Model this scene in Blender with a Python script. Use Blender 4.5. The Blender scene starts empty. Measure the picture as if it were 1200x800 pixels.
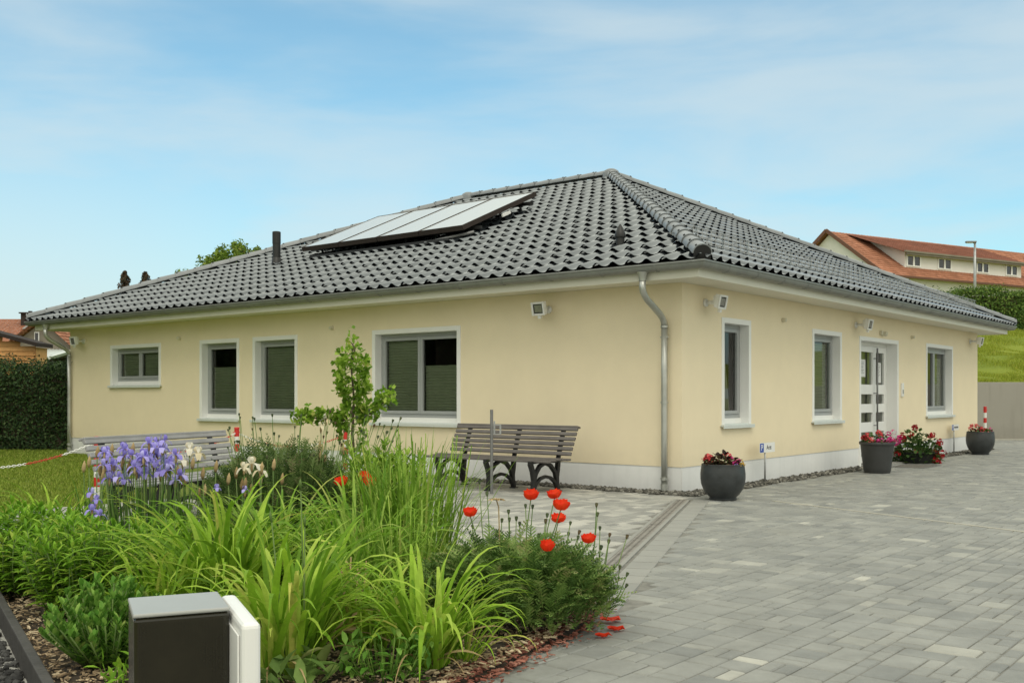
import bpy, bmesh, math, random
from mathutils import Vector, Matrix
rnd = random.Random(7)
PI = math.pi
S = bpy.context.scene
COL = S.collection
R = math.radians

# ------------------------------------------------------------------ geometry frame of the house
TH = 0.6757
DL = Vector((-math.cos(TH), math.sin(TH), 0))      # along the left facade, away from the corner
DR = Vector((math.sin(TH), math.cos(TH), 0))       # along the right facade
CO = Vector((2.187, 13.23, 0))                     # ground corner of the house
PHI = PI/2 - TH
def W(b, a, z=0):                                  # house frame -> world
    v = CO + DR*b + DL*a
    return Vector((v.x, v.y, z))
def local(x, y):
    q = Vector((x, y, 0)) - CO
    return q.dot(DR), q.dot(DL)

# ------------------------------------------------------------------ materials
def new_mat(name):
    m = bpy.data.materials.new(name); m.use_nodes = True
    nt = m.node_tree; bs = nt.nodes['Principled BSDF']
    return m, nt, bs
def c4(c): return (c[0], c[1], c[2], 1)
def mat(name, col, rough=0.6, metal=0.0, var=0.12, scale=6.0, bump=0.0, bscale=60.0, spec=0.5, col2=None, detail=6, coat=0.0, mid=None):
    m, nt, bs = new_mat(name)
    N, L = nt.nodes, nt.links
    tc = N.new('ShaderNodeTexCoord')
    no = N.new('ShaderNodeTexNoise'); no.inputs['Scale'].default_value = scale; no.inputs['Detail'].default_value = detail; no.inputs['Roughness'].default_value = 0.65
    L.new(tc.outputs['Object'], no.inputs['Vector'])
    rp = N.new('ShaderNodeValToRGB')
    a = [max(0, x*(1-var)) for x in col]; b = col2 if col2 else [min(1, x*(1+var)) for x in col]
    rp.color_ramp.elements[0].color = c4(a); rp.color_ramp.elements[1].color = c4(b)
    rp.color_ramp.elements[0].position = 0.32; rp.color_ramp.elements[1].position = 0.68
    L.new(no.outputs['Fac'], rp.inputs['Fac']); L.new(rp.outputs['Color'], bs.inputs['Base Color'])
    bs.inputs['Roughness'].default_value = rough; bs.inputs['Metallic'].default_value = metal
    bs.inputs['Specular IOR Level'].default_value = spec
    if coat: bs.inputs['Coat Weight'].default_value = coat; bs.inputs['Coat Roughness'].default_value = 0.1
    if bump:
        n2 = N.new('ShaderNodeTexNoise'); n2.inputs['Scale'].default_value = bscale; n2.inputs['Detail'].default_value = 4
        L.new(tc.outputs['Object'], n2.inputs['Vector'])
        bu = N.new('ShaderNodeBump'); bu.inputs['Strength'].default_value = bump; bu.inputs['Distance'].default_value = 0.01
        L.new(n2.outputs['Fac'], bu.inputs['Height']); L.new(bu.outputs['Normal'], bs.inputs['Normal'])
    return m
def weather(m, zmax, amount, streak):
    nt = m.node_tree; N, L = nt.nodes, nt.links; bs = N['Principled BSDF']; src = bs.inputs['Base Color'].links[0].from_socket
    tc = N.new('ShaderNodeTexCoord'); mp = N.new('ShaderNodeMapping'); mp.inputs['Scale'].default_value = (5, 5, .35); L.new(tc.outputs['Object'], mp.inputs['Vector'])
    n1 = N.new('ShaderNodeTexNoise'); n1.inputs['Scale'].default_value = 1.5; n1.inputs['Detail'].default_value = 6; L.new(mp.outputs['Vector'], n1.inputs['Vector'])
    r1 = N.new('ShaderNodeMapRange'); r1.inputs['From Min'].default_value = .52; r1.inputs['From Max'].default_value = .8; r1.inputs['To Min'].default_value = 1; r1.inputs['To Max'].default_value = 1-streak; L.new(n1.outputs['Fac'], r1.inputs['Value'])
    n2 = N.new('ShaderNodeTexNoise'); n2.inputs['Scale'].default_value = 9; n2.inputs['Detail'].default_value = 8; L.new(tc.outputs['Object'], n2.inputs['Vector'])
    sp = N.new('ShaderNodeSeparateXYZ'); L.new(tc.outputs['Object'], sp.inputs[0])
    r2 = N.new('ShaderNodeMapRange'); r2.inputs['From Min'].default_value = zmax; r2.inputs['From Max'].default_value = zmax-.4; L.new(sp.outputs['Z'], r2.inputs['Value'])
    m1 = N.new('ShaderNodeMath'); m1.operation = 'MULTIPLY'; L.new(r2.outputs['Result'], m1.inputs[0]); L.new(n2.outputs['Fac'], m1.inputs[1])
    m2 = N.new('ShaderNodeMath'); m2.operation = 'MULTIPLY_ADD'; m2.inputs[1].default_value = -amount; m2.inputs[2].default_value = 1; L.new(m1.outputs[0], m2.inputs[0])
    m3 = N.new('ShaderNodeMath'); m3.operation = 'MULTIPLY'; L.new(m2.outputs[0], m3.inputs[0]); L.new(r1.outputs['Result'], m3.inputs[1])
    vm = N.new('ShaderNodeVectorMath'); vm.operation = 'SCALE'; L.new(src, vm.inputs[0]); L.new(m3.outputs[0], vm.inputs['Scale']); L.new(vm.outputs['Vector'], bs.inputs['Base Color'])
def attr_mat(name, stops, rough=0.6, trans=0.0, spec=0.3, noise=0.0, nscale=8.0, bump=0.0, bscale=80, tint=None, coat=0.0):
    """colour from the per-face random attribute 'rnd' through a ramp; optional translucency for leaves and petals"""
    m, nt, bs = new_mat(name); N, L = nt.nodes, nt.links
    at = N.new('ShaderNodeAttribute'); at.attribute_name = 'rnd'
    rp = N.new('ShaderNodeValToRGB'); cr = rp.color_ramp
    while len(cr.elements) > 1: cr.elements.remove(cr.elements[0])
    cr.elements[0].position = stops[0][0]; cr.elements[0].color = c4(stops[0][1])
    for p, c in stops[1:]:
        e = cr.elements.new(p); e.color = c4(c)
    L.new(at.outputs['Fac'], rp.inputs['Fac'])
    out = rp.outputs['Color']
    tc = N.new('ShaderNodeTexCoord')
    if noise:
        no = N.new('ShaderNodeTexNoise'); no.inputs['Scale'].default_value = nscale; no.inputs['Detail'].default_value = 7; no.inputs['Roughness'].default_value = 0.7
        L.new(tc.outputs['Object'], no.inputs['Vector'])
        mr = N.new('ShaderNodeMapRange'); mr.inputs['From Min'].default_value = 0.3; mr.inputs['From Max'].default_value = 0.7
        mr.inputs['To Min'].default_value = 1-noise; mr.inputs['To Max'].default_value = 1+noise
        L.new(no.outputs['Fac'], mr.inputs['Value'])
        vm = N.new('ShaderNodeVectorMath'); vm.operation = 'SCALE'
        L.new(out, vm.inputs[0]); L.new(mr.outputs['Result'], vm.inputs['Scale']); out = vm.outputs['Vector']
    L.new(out, bs.inputs['Base Color']); bs.inputs['Roughness'].default_value = rough
    bs.inputs['Specular IOR Level'].default_value = spec
    if coat: bs.inputs['Coat Weight'].default_value = coat; bs.inputs['Coat Roughness'].default_value = 0.13; bs.inputs['Coat IOR'].default_value = 1.8; bs.inputs['Coat Tint'].default_value = (.90, .96, 1, 1); bs.inputs['Specular Tint'].default_value = (.86, .94, 1, 1)
    if bump:
        n2 = N.new('ShaderNodeTexNoise'); n2.inputs['Scale'].default_value = bscale; n2.inputs['Detail'].default_value = 5
        L.new(tc.outputs['Object'], n2.inputs['Vector'])
        bu = N.new('ShaderNodeBump'); bu.inputs['Strength'].default_value = bump; bu.inputs['Distance'].default_value = 0.006
        L.new(n2.outputs['Fac'], bu.inputs['Height']); L.new(bu.outputs['Normal'], bs.inputs['Normal'])
    if trans:
        tr = N.new('ShaderNodeBsdfTranslucent'); L.new(out, tr.inputs['Color'])
        mx = N.new('ShaderNodeMixShader'); mx.inputs['Fac'].default_value = trans
        L.new(bs.outputs['BSDF'], mx.inputs[1]); L.new(tr.outputs['BSDF'], mx.inputs[2])
        L.new(mx.outputs['Shader'], N['Material Output'].inputs['Surface'])
    return m
def glass_mat(name, tint=(0.75, 0.85, 0.75), refl=1.0):
    m, nt, bs = new_mat(name); N, L = nt.nodes, nt.links
    tr = N.new('ShaderNodeBsdfTransparent'); tr.inputs['Color'].default_value = c4(tint)
    gl = N.new('ShaderNodeBsdfGlossy'); gl.inputs['Roughness'].default_value = 0.02; gl.inputs['Color'].default_value = (refl, refl, refl, 1)
    lw = N.new('ShaderNodeFresnel'); lw.inputs['IOR'].default_value = 1.5
    mx = N.new('ShaderNodeMixShader'); L.new(lw.outputs['Fac'], mx.inputs['Fac'])
    L.new(tr.outputs['BSDF'], mx.inputs[1]); L.new(gl.outputs['BSDF'], mx.inputs[2])
    L.new(mx.outputs['Shader'], N['Material Output'].inputs['Surface'])
    return m

# render colour from the sRGB seen in daylight, scaled to an albedo
def srgb(r, g, b, k=1.0):
    f = lambda v: (v/255/12.92 if v/255 <= 0.04045 else ((v/255+0.055)/1.055)**2.4)*k
    return (f(r), f(g), f(b))

M = {}
M['plaster'] = mat('cream_plaster', (0.82, 0.715, 0.515), 0.92, var=0.03, scale=1.3, bump=0.35, bscale=150, spec=0.15)
M['plinth'] = mat('white_plinth_paint', (0.73, 0.735, 0.73), 0.85, var=0.035, scale=2, bump=0.1, bscale=150, spec=0.2)
weather(M['plaster'], .75, .10, .0); weather(M['plinth'], .22, .30, .08)
M['trim'] = mat('white_trim_paint', (0.80, 0.80, 0.78), 0.6, var=0.02, scale=3)
M['soffit'] = mat('cream_white_boarding', (0.74, 0.72, 0.62), 0.6, var=0.02, scale=3)
M['grey_frame'] = mat('grey_window_plastic', (0.34, 0.355, 0.36), 0.4, var=0.03)
M['sill'] = mat('pale_aluminium_sill', (0.62, 0.66, 0.64), 0.4, var=0.03)
M['glass'] = glass_mat('window_glass', (0.84, 0.88, 0.84))
M['blind'] = mat('green_pleated_blind', (0.28, 0.31, 0.215), 0.9, var=0.08, scale=3)
M['interior'] = mat('dark_interior', (0.05, 0.035, 0.03), 0.9)
M['curtain'] = mat('grey_curtain', (0.35, 0.34, 0.30), 0.9, var=0.15, scale=4)
M['zinc'] = mat('weathered_zinc', (0.25, 0.26, 0.245), 0.5, metal=0.35, var=0.12, scale=5)
M['zinc_pipe'] = mat('downpipe_zinc', (0.44, 0.45, 0.42), 0.38, metal=0.6, var=0.14, scale=4)
M['tile'] = attr_mat('anthracite_glazed_tiles', [(0, (0.013, 0.015, 0.017)), (0.5, (0.020, 0.022, 0.025)), (1, (0.031, 0.034, 0.038))], rough=0.2, spec=1.0, noise=0.25, nscale=3, bump=0.06, bscale=45, coat=1.0)
M['cap'] = attr_mat('ridge_tile_glaze', [(0, (0.175, 0.19, 0.20)), (1, (0.225, 0.24, 0.25))], rough=0.42, spec=0.5, noise=0.12)
M['black_plastic'] = mat('black_plastic', (0.012, 0.012, 0.012), 0.5, var=0.2)
M['cast'] = mat('black_cast_iron', (0.010, 0.010, 0.010), 0.5, var=0.3, bump=0.2, bscale=90)
M['slat'] = mat('grey_brown_bench_slats', (0.125, 0.112, 0.105), 0.55, var=0.18, scale=5, bump=0.15, bscale=80)
M['sky_sheen_slat'] = mat('sky_sheen_bench_slats', (0.27, 0.27, 0.275), 0.5, var=0.14, scale=5, bump=0.15, bscale=80)  # sky reflection on the left bench put into a paler slat colour
M['steel'] = mat('galvanised_steel', (0.38, 0.39, 0.39), 0.45, metal=0.7, var=0.15, scale=9)
M['steel_dark'] = mat('dull_steel', (0.22, 0.22, 0.22), 0.5, metal=0.6, var=0.15, scale=9)
M['white_plastic'] = mat('white_plastic', (0.78, 0.78, 0.76), 0.35, var=0.02)
M['cream_plastic'] = mat('cream_plastic', (0.62, 0.58, 0.44), 0.5, var=0.03)
M['red_plastic'] = mat('red_plastic', (0.55, 0.025, 0.02), 0.4, var=0.06)
M['pot'] = mat('dark_slate_glaze', (0.030, 0.034, 0.036), 0.42, var=0.35, scale=7, bump=0.12, bscale=40, spec=0.55)
M['pot_plastic'] = mat('dark_grey_plastic', (0.035, 0.037, 0.037), 0.55, var=0.15)
M['soil'] = mat('potting_soil', (0.045, 0.033, 0.022), 0.95, var=0.4, scale=30, bump=0.8, bscale=70)
M['paper'] = mat('printed_paper', (0.72, 0.73, 0.72), 0.8, var=0.08, scale=40)
M['ink'] = mat('dark_ink', (0.03, 0.03, 0.035), 0.7)
M['sign_blue'] = mat('sign_blue', (0.02, 0.07, 0.36), 0.45)
M['smoked'] = mat('smoked_plastic', (0.018, 0.016, 0.009), 0.16, var=0.25, scale=10, spec=0.5)
M['grey_and_sky_sheen'] = mat('grey_satin_and_sky_sheen', (0.33, 0.335, 0.32), 0.35, var=0.05)  # plain grey; on the box lid it paints sky reflection over smoked plastic
M['lamp_glass'] = mat('floodlight_glass', (0.28, 0.28, 0.26), 0.12, metal=0.4, var=0.3, scale=30)
M['board'] = mat('dark_edging_board', (0.045, 0.042, 0.04), 0.7, var=0.3, scale=9, bump=0.4, bscale=40)
M['concrete'] = mat('pale_concrete', (0.27, 0.27, 0.25), 0.85, var=0.08, scale=1.5, bump=0.25, bscale=60)
M['retain'] = mat('beige_grey_concrete', (0.30, 0.285, 0.245), 0.85, var=0.05, scale=0.6, bump=0.2, bscale=40)
weather(M['retain'], .5, .25, .18)
M['drain'] = mat('drain_channel_metal', (0.25, 0.238, 0.22), 0.6, metal=0.3, var=0.25, scale=12)
M['joint'] = mat('joint_sand', (0.19, 0.187, 0.168), 0.95, var=0.3, scale=8)
M['seam'] = mat('pale_seam_sand', (0.40, 0.385, 0.33), 0.95, var=0.12, scale=10)
M['paver'] = attr_mat('concrete_pavers', [(0, (0.205, 0.212, 0.205)), (0.30, (0.243, 0.248, 0.235)), (0.6, (0.272, 0.276, 0.258)), (0.86, (0.31, 0.312, 0.285)), (1, (0.42, 0.415, 0.37))], rough=0.8, noise=0.2, nscale=2.6, bump=0.3, bscale=120, spec=0.3)
M['paver_pale'] = attr_mat('pale_patio_pavers', [(0, (0.24, 0.24, 0.228)), (0.35, (0.30, 0.30, 0.28)), (0.65, (0.355, 0.352, 0.325)), (1, (0.45, 0.44, 0.40))], rough=0.8, noise=0.15, nscale=1.4, bump=0.3, bscale=120, spec=0.3)
M['slab'] = attr_mat('border_slabs', [(0, (0.255, 0.258, 0.243)), (1, (0.30, 0.30, 0.28))], rough=0.8, noise=0.1, nscale=1.4, bump=0.3, bscale=120, spec=0.3)
M['stone'] = attr_mat('gravel_stones', [(0, (0.04, 0.04, 0.035)), (0.6, (0.12, 0.115, 0.10)), (1, (0.26, 0.25, 0.22))], rough=0.85, noise=0.2)
M['chip'] = attr_mat('bark_chips', [(0, (0.12, 0.085, 0.05)), (0.5, (0.36, 0.26, 0.16)), (1, (0.62, 0.51, 0.35))], rough=0.9, noise=0.2)
M['litter'] = attr_mat('dry_petal_litter', [(0, (0.10, 0.03, 0.02)), (0.5, (0.28, 0.10, 0.07)), (1, (0.42, 0.20, 0.15))], rough=0.9, noise=0.2)
def leafmat(name, a, b, c, t=0.32, rough=0.62, spec=0.22):
    return attr_mat(name, [(0, [v*.75 for v in a]), (.22, a), (0.55, b), (0.93, c), (1, (c[0]*1.15, c[1]*.85, c[2]*1.2))], rough=rough, trans=t, spec=spec, noise=0.22, nscale=16)
M['lily'] = leafmat('daylily_leaf', (0.17, 0.33, 0.022), (0.29, 0.48, 0.035), (0.46, 0.60, 0.10), t=.38)
M['lily2'] = leafmat('daylily_leaf_deep', (0.12, 0.26, 0.022), (0.21, 0.38, 0.035), (0.36, 0.50, 0.10), t=.38)
M['phlox'] = leafmat('phlox_leaf', (0.14, 0.31, 0.022), (0.23, 0.43, 0.035), (0.36, 0.55, 0.07), t=.38)
M['sedum'] = leafmat('sedum_leaf', (0.10, 0.25, 0.03), (0.17, 0.35, 0.055), (0.28, 0.46, 0.09))
M['iris_leaf'] = leafmat('iris_leaf', (0.06, 0.15, 0.025), (0.12, 0.26, 0.04), (0.22, 0.36, 0.07))
M['shrub'] = leafmat('grey_green_leaf', (0.075, 0.14, 0.04), (0.15, 0.235, 0.07), (0.27, 0.34, 0.13), t=0.3)
M['poppy_leaf'] = leafmat('poppy_leaf', (0.08, 0.155, 0.035), (0.165, 0.275, 0.065), (0.30, 0.41, 0.12), t=0.32)
M['tallgrass'] = leafmat('tall_blade', (0.14, 0.27, 0.025), (0.25, 0.42, 0.045), (0.40, 0.55, 0.11), t=.38)
M['ginkgo'] = leafmat('ginkgo_leaf', (0.14, 0.27, 0.025), (0.26, 0.42, 0.04), (0.40, 0.55, 0.10), t=.38)
M['stem'] = attr_mat('green_stem', [(0, (0.07, 0.13, 0.03)), (1, (0.16, 0.23, 0.07))], rough=0.7, noise=0.1)
M['pod'] = attr_mat('seed_pod', [(0, (0.05, 0.07, 0.035)), (0.7, (0.10, 0.13, 0.06)), (1, (0.12, 0.07, 0.04))], rough=0.8, noise=0.2)
M['dry'] = attr_mat('dry_bud', [(0, (0.24, 0.16, 0.07)), (1, (0.50, 0.38, 0.20))], rough=0.9, noise=0.2)
M['bark'] = mat('brown_bark', (0.10, 0.075, 0.05), 0.9, var=0.35, scale=12, bump=0.6, bscale=30)
M['poppy'] = attr_mat('poppy_petal', [(0, (0.80, 0.035, 0.008)), (1, (0.90, 0.075, 0.02))], rough=0.55, trans=0.3, noise=0.1, nscale=30)
M['purple'] = attr_mat('iris_petal', [(0, (0.27, 0.22, 0.66)), (0.6, (0.40, 0.35, 0.82)), (1, (0.56, 0.52, 0.92))], rough=0.6, trans=0.3, noise=0.12)
M['cream'] = attr_mat('cream_petal', [(0, (0.72, 0.60, 0.36)), (0.5, (0.80, 0.74, 0.58)), (1, (0.85, 0.83, 0.76))], rough=0.6, trans=0.3, noise=0.12)
M['redflower'] = attr_mat('red_petal', [(0, (0.28, 0.006, 0.012)), (1, (0.50, 0.012, 0.02))], rough=0.6, trans=0.2)
M['pink'] = attr_mat('pink_petal', [(0, (0.62, 0.03, 0.22)), (1, (0.80, 0.09, 0.38))], rough=0.6, trans=0.25)
M['coral'] = attr_mat('coral_petal', [(0, (0.60, 0.03, 0.05)), (1, (0.78, 0.16, 0.16))], rough=0.6, trans=0.25)
M['yellow'] = attr_mat('yellow_petal', [(0, (0.60, 0.34, 0.03)), (1, (0.75, 0.50, 0.05))], rough=0.6, trans=0.25)
M['bronze'] = leafmat('bronze_leaf', (0.03, 0.018, 0.014), (0.06, 0.03, 0.02), (0.09, 0.06, 0.03))
M['geranium'] = leafmat('geranium_leaf', (0.03, 0.07, 0.018), (0.06, 0.12, 0.03), (0.11, 0.18, 0.05))
M['hedge'] = leafmat('dark_hedge_leaf', (0.018, 0.042, 0.014), (0.035, 0.072, 0.022), (0.07, 0.125, 0.035), t=0.2)
M['hedge2'] = leafmat('privet_leaf', (0.055, 0.11, 0.018), (0.10, 0.18, 0.03), (0.19, 0.28, 0.055), t=0.25)
M['tree'] = leafmat('tree_leaf', (0.085, 0.15, 0.014), (0.155, 0.25, 0.025), (0.26, 0.35, 0.06), t=0.4)
M['conifer'] = leafmat('brown_conifer', (0.035, 0.035, 0.02), (0.07, 0.05, 0.03), (0.13, 0.08, 0.045), t=0.1)
M['blade'] = leafmat('lawn_blade', (0.13, 0.20, 0.02), (0.22, 0.30, 0.035), (0.33, 0.40, 0.08), t=0.25)
M['meadow'] = leafmat('meadow_blade', (0.23, 0.28, 0.03), (0.31, 0.37, 0.04), (0.40, 0.44, 0.07), t=0.4)
M['larch'] = attr_mat('orange_timber_cladding', [(0, (0.56, 0.27, 0.09)), (1, (0.72, 0.40, 0.16))], rough=0.75, noise=0.18, nscale=5)
M['red_roof'] = attr_mat('red_clay_tiles', [(0, (0.27, 0.115, 0.065)), (0.6, (0.34, 0.145, 0.082)), (1, (0.40, 0.18, 0.11))], rough=0.85, noise=0.15, nscale=0.6)
M['brown_roof'] = attr_mat('brown_red_tiles', [(0, (0.15, 0.055, 0.032)), (1, (0.22, 0.08, 0.05))], rough=0.85, noise=0.2, nscale=0.6)
M['render_white'] = mat('far_white_render', (0.74, 0.72, 0.69), 0.9, var=0.05, scale=0.5)
M['render_grey'] = mat('grey_brown_render', (0.22, 0.195, 0.155), 0.95, var=0.12, scale=1.2, bump=0.3, bscale=30)
M['brown_trim'] = mat('brown_verge_board', (0.14, 0.06, 0.035), 0.7)
M['dark_trim'] = mat('dark_verge_board', (0.045, 0.036, 0.032), 0.85, spec=.15)
M['dark_glass'] = mat('dark_window_glass', (0.025, 0.022, 0.025), 0.1, spec=0.6)
M['forest'] = leafmat('far_forest', (0.02, 0.045, 0.02), (0.035, 0.07, 0.03), (0.06, 0.10, 0.04), t=0.1)

def grass_mat(name, a, b, c, sc=1.0):
    m, nt, bs = new_mat(name); N, L = nt.nodes, nt.links
    tc = N.new('ShaderNodeTexCoord')
    n1 = N.new('ShaderNodeTexNoise'); n1.inputs['Scale'].default_value = 0.35*sc; n1.inputs['Detail'].default_value = 6
    n2 = N.new('ShaderNodeTexNoise'); n2.inputs['Scale'].default_value = 14*sc; n2.inputs['Detail'].default_value = 8; n2.inputs['Roughness'].default_value = 0.75
    L.new(tc.outputs['Object'], n1.inputs['Vector']); L.new(tc.outputs['Object'], n2.inputs['Vector'])
    mx = N.new('ShaderNodeMath'); mx.operation = 'MULTIPLY_ADD'; mx.inputs[1].default_value = 0.5
    ad = N.new('ShaderNodeMath'); ad.operation = 'MULTIPLY'; ad.inputs[1].default_value = 0.5
    L.new(n2.outputs['Fac'], ad.inputs[0]); L.new(n1.outputs['Fac'], mx.inputs[0]); L.new(ad.outputs[0], mx.inputs[2])
    rp = N.new('ShaderNodeValToRGB'); cr = rp.color_ramp
    cr.elements[0].position = 0.38; cr.elements[0].color = c4(a); cr.elements[1].position = 0.62; cr.elements[1].color = c4(c)
    e = cr.elements.new(0.5); e.color = c4(b)
    L.new(mx.outputs[0], rp.inputs['Fac']); L.new(rp.outputs['Color'], bs.inputs['Base Color'])
    bs.inputs['Roughness'].default_value = 0.9; bs.inputs['Specular IOR Level'].default_value = 0.15
    bu = N.new('ShaderNodeBump'); bu.inputs['Strength'].default_value = 0.6; bu.inputs['Distance'].default_value = 0.05
    L.new(n2.outputs['Fac'], bu.inputs['Height']); L.new(bu.outputs['Normal'], bs.inputs['Normal'])
    return m
M['lawn'] = grass_mat('lawn_ground', (0.11, 0.155, 0.03), (0.16, 0.205, 0.04), (0.21, 0.25, 0.06))
M['slope'] = grass_mat('mown_slope', (0.13, 0.18, 0.022), (0.19, 0.235, 0.028), (0.25, 0.29, 0.045))

# ------------------------------------------------------------------ mesh builder
class MB:
    def __init__(s): s.v = []; s.f = []; s.r = []
    def add(s, vs, fs, r=None):
        o = len(s.v); s.v.extend([tuple(p) for p in vs])
        rr = rnd.random() if r is None else r
        for f in fs: s.f.append(tuple(i+o for i in f)); s.r.append(rr)
    def box(s, p0, p1, r=None, m=None, rr=None):
        x0, y0, z0 = p0; x1, y1, z1 = p1
        vs = [Vector(p) for p in ((x0,y0,z0),(x1,y0,z0),(x1,y1,z0),(x0,y1,z0),(x0,y0,z1),(x1,y0,z1),(x1,y1,z1),(x0,y1,z1))]
        if m: vs = [m @ p for p in vs]
        s.add(vs, [(0,3,2,1),(4,5,6,7),(0,1,5,4),(1,2,6,5),(2,3,7,6),(3,0,4,7)], r)
    def bar(s, p, q, w, h, up=(0,0,1), r=None):
        p = Vector(p); q = Vector(q); d = (q-p).normalized(); u = Vector(up)
        sd = d.cross(u)
        if sd.length < 1e-4: sd = d.cross(Vector((1,0,0)))
        sd.normalize(); u = sd.cross(d)
        vs = []
        for c in (p, q):
            for a, b in ((-1,-1),(1,-1),(1,1),(-1,1)): vs.append(c+sd*(a*w/2)+u*(b*h/2))
        s.add(vs, [(0,1,2,3),(7,6,5,4),(0,4,5,1),(1,5,6,2),(2,6,7,3),(3,7,4,0)], r)
    def tube(s, pts, rad, n=8, r=None, cap=True):
        pts = [Vector(p) for p in pts]; rads = rad if isinstance(rad, (list, tuple)) else [rad]*len(pts)
        vs = []; fs = []; prev = None
        for i, p in enumerate(pts):
            d = (pts[min(i+1, len(pts)-1)]-pts[max(i-1, 0)]).normalized()
            if prev is None:
                prev = d.cross(Vector((0,0,1)))
                if prev.length < 1e-3: prev = d.cross(Vector((1,0,0)))
            u = (prev - d*prev.dot(d)).normalized(); prev = u; w = d.cross(u)
            for k in range(n):
                a = 2*PI*k/n; vs.append(p+u*(math.cos(a)*rads[i])+w*(math.sin(a)*rads[i]))
        for i in range(len(pts)-1):
            for k in range(n):
                a = i*n+k; b = i*n+(k+1) % n; fs.append((a, b, b+n, a+n))
        if cap: fs.append(tuple(range(n))[::-1]); fs.append(tuple((len(pts)-1)*n+k for k in range(n)))
        s.add(vs, fs, r)
    def rail(s, pts, w, h, up, r=None):       # rectangle swept along a polyline, 'up' fixed side direction
        pts = [Vector(p) for p in pts]; up = Vector(up).normalized(); vs = []; fs = []
        for i, p in enumerate(pts):
            d = (pts[min(i+1, len(pts)-1)]-pts[max(i-1, 0)]).normalized(); n = d.cross(up).normalized()
            for a, b in ((-1,-1),(1,-1),(1,1),(-1,1)): vs.append(p+n*(a*w/2)+up*(b*h/2))
        for i in range(len(pts)-1):
            for k in range(4):
                a = i*4+k; b = i*4+(k+1) % 4; fs.append((a, b, b+4, a+4))
        m = (len(pts)-1)*4
        fs.append((3,2,1,0)); fs.append((m,m+1,m+2,m+3)); s.add(vs, fs, r)
    def lathe(s, prof, n=24, c=(0,0,0), r=None):
        vs = []; fs = []
        for (rad, z) in prof:
            for k in range(n):
                a = 2*PI*k/n; vs.append((c[0]+rad*math.cos(a), c[1]+rad*math.sin(a), c[2]+z))
        for i in range(len(prof)-1):
            for k in range(n):
                a = i*n+k; b = i*n+(k+1) % n; fs.append((a, b, b+n, a+n))
        s.add(vs, fs, r)
    def build(s, name, m, parent=None, smooth=False, loc=None, rotz=0):
        me = bpy.data.meshes.new(name); me.from_pydata(s.v, [], s.f)
        at = me.attributes.new('rnd', 'FLOAT', 'FACE'); at.data.foreach_set('value', s.r)
        me.materials.append(m if not isinstance(m, str) else M[m])
        if smooth: me.polygons.foreach_set('use_smooth', [True]*len(me.polygons))
        me.update()
        o = bpy.data.objects.new(name, me); COL.objects.link(o)
        if parent: o.parent = parent
        if loc is not None: o.location = loc
        if rotz: o.rotation_euler = (0, 0, rotz)
        return o
    def pieces(s, name, m, parent=None, smooth=False, loc=None):
        par = list(range(len(s.v)))
        def find(i):
            while par[i] != i: par[i] = par[par[i]]; i = par[i]
            return i
        for f in s.f:
            a = find(f[0])
            for i in f[1:]: par[find(i)] = a
        groups = {}
        for k, f in enumerate(s.f): groups.setdefault(find(f[0]), []).append(k)
        for ks in groups.values():
            mp = {}; q = MB()
            for k in ks:
                for i in s.f[k]:
                    if i not in mp: mp[i] = len(q.v); q.v.append(s.v[i])
                q.f.append(tuple(mp[i] for i in s.f[k])); q.r.append(s.r[k])
            q.build(name, m, parent, smooth, loc)
def fix_normals(o):
    bm = bmesh.new(); bm.from_mesh(o.data); bmesh.ops.recalc_face_normals(bm, faces=bm.faces); bm.to_mesh(o.data); bm.free()
def bevel(o, w=0.005, seg=2):
    md = o.modifiers.new('bevel', 'BEVEL'); md.width = w; md.segments = seg; md.limit_method = 'ANGLE'; md.angle_limit = R(40)
    return o
def autosmooth(o, ang=40):
    me = o.data
    bm = bmesh.new(); bm.from_mesh(me)
    for e in bm.edges:
        if len(e.link_faces) == 2 and e.calc_face_angle(0) > R(ang): e.smooth = False
    for f in bm.faces: f.smooth = True
    bm.to_mesh(me); bm.free(); return o
def thing(name, label, cat, loc=(0,0,0), rotz=0, group=None):
    o = bpy.data.objects.new(name, None); COL.objects.link(o); o.empty_display_size = 0.2
    o.location = loc; o.rotation_euler = (0, 0, rotz); return tag(o, label, cat, group)
def tag(o, label, cat, group=None):
    o['label'] = label; o['category'] = cat
    if group: o['group'] = group
    return o
def struct(o, kind='structure', label=None):
    o['kind'] = kind
    if label: o['label'] = label
    return o
def copy_tree(o, parent=None):
    c = o.copy(); COL.objects.link(c)
    if parent: c.parent = parent
    for ch in list(o.children): copy_tree(ch, c)
    return c
def text_mesh(name, body, size, m, parent, loc, rot):
    cu = bpy.data.curves.new(name, 'FONT'); cu.body = body; cu.size = size; cu.align_x = 'CENTER'; cu.align_y = 'CENTER'; cu.extrude = 0.0006; cu.offset = size*0.012
    t = bpy.data.objects.new(name+'_src', cu); COL.objects.link(t)
    dg = bpy.context.evaluated_depsgraph_get(); me = bpy.data.meshes.new_from_object(t.evaluated_get(dg))
    bpy.data.objects.remove(t); me.materials.clear(); me.materials.append(M[m])
    o = bpy.data.objects.new(name, me); COL.objects.link(o); o.parent = parent; o.location = loc; o.rotation_euler = rot
    return o

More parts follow.
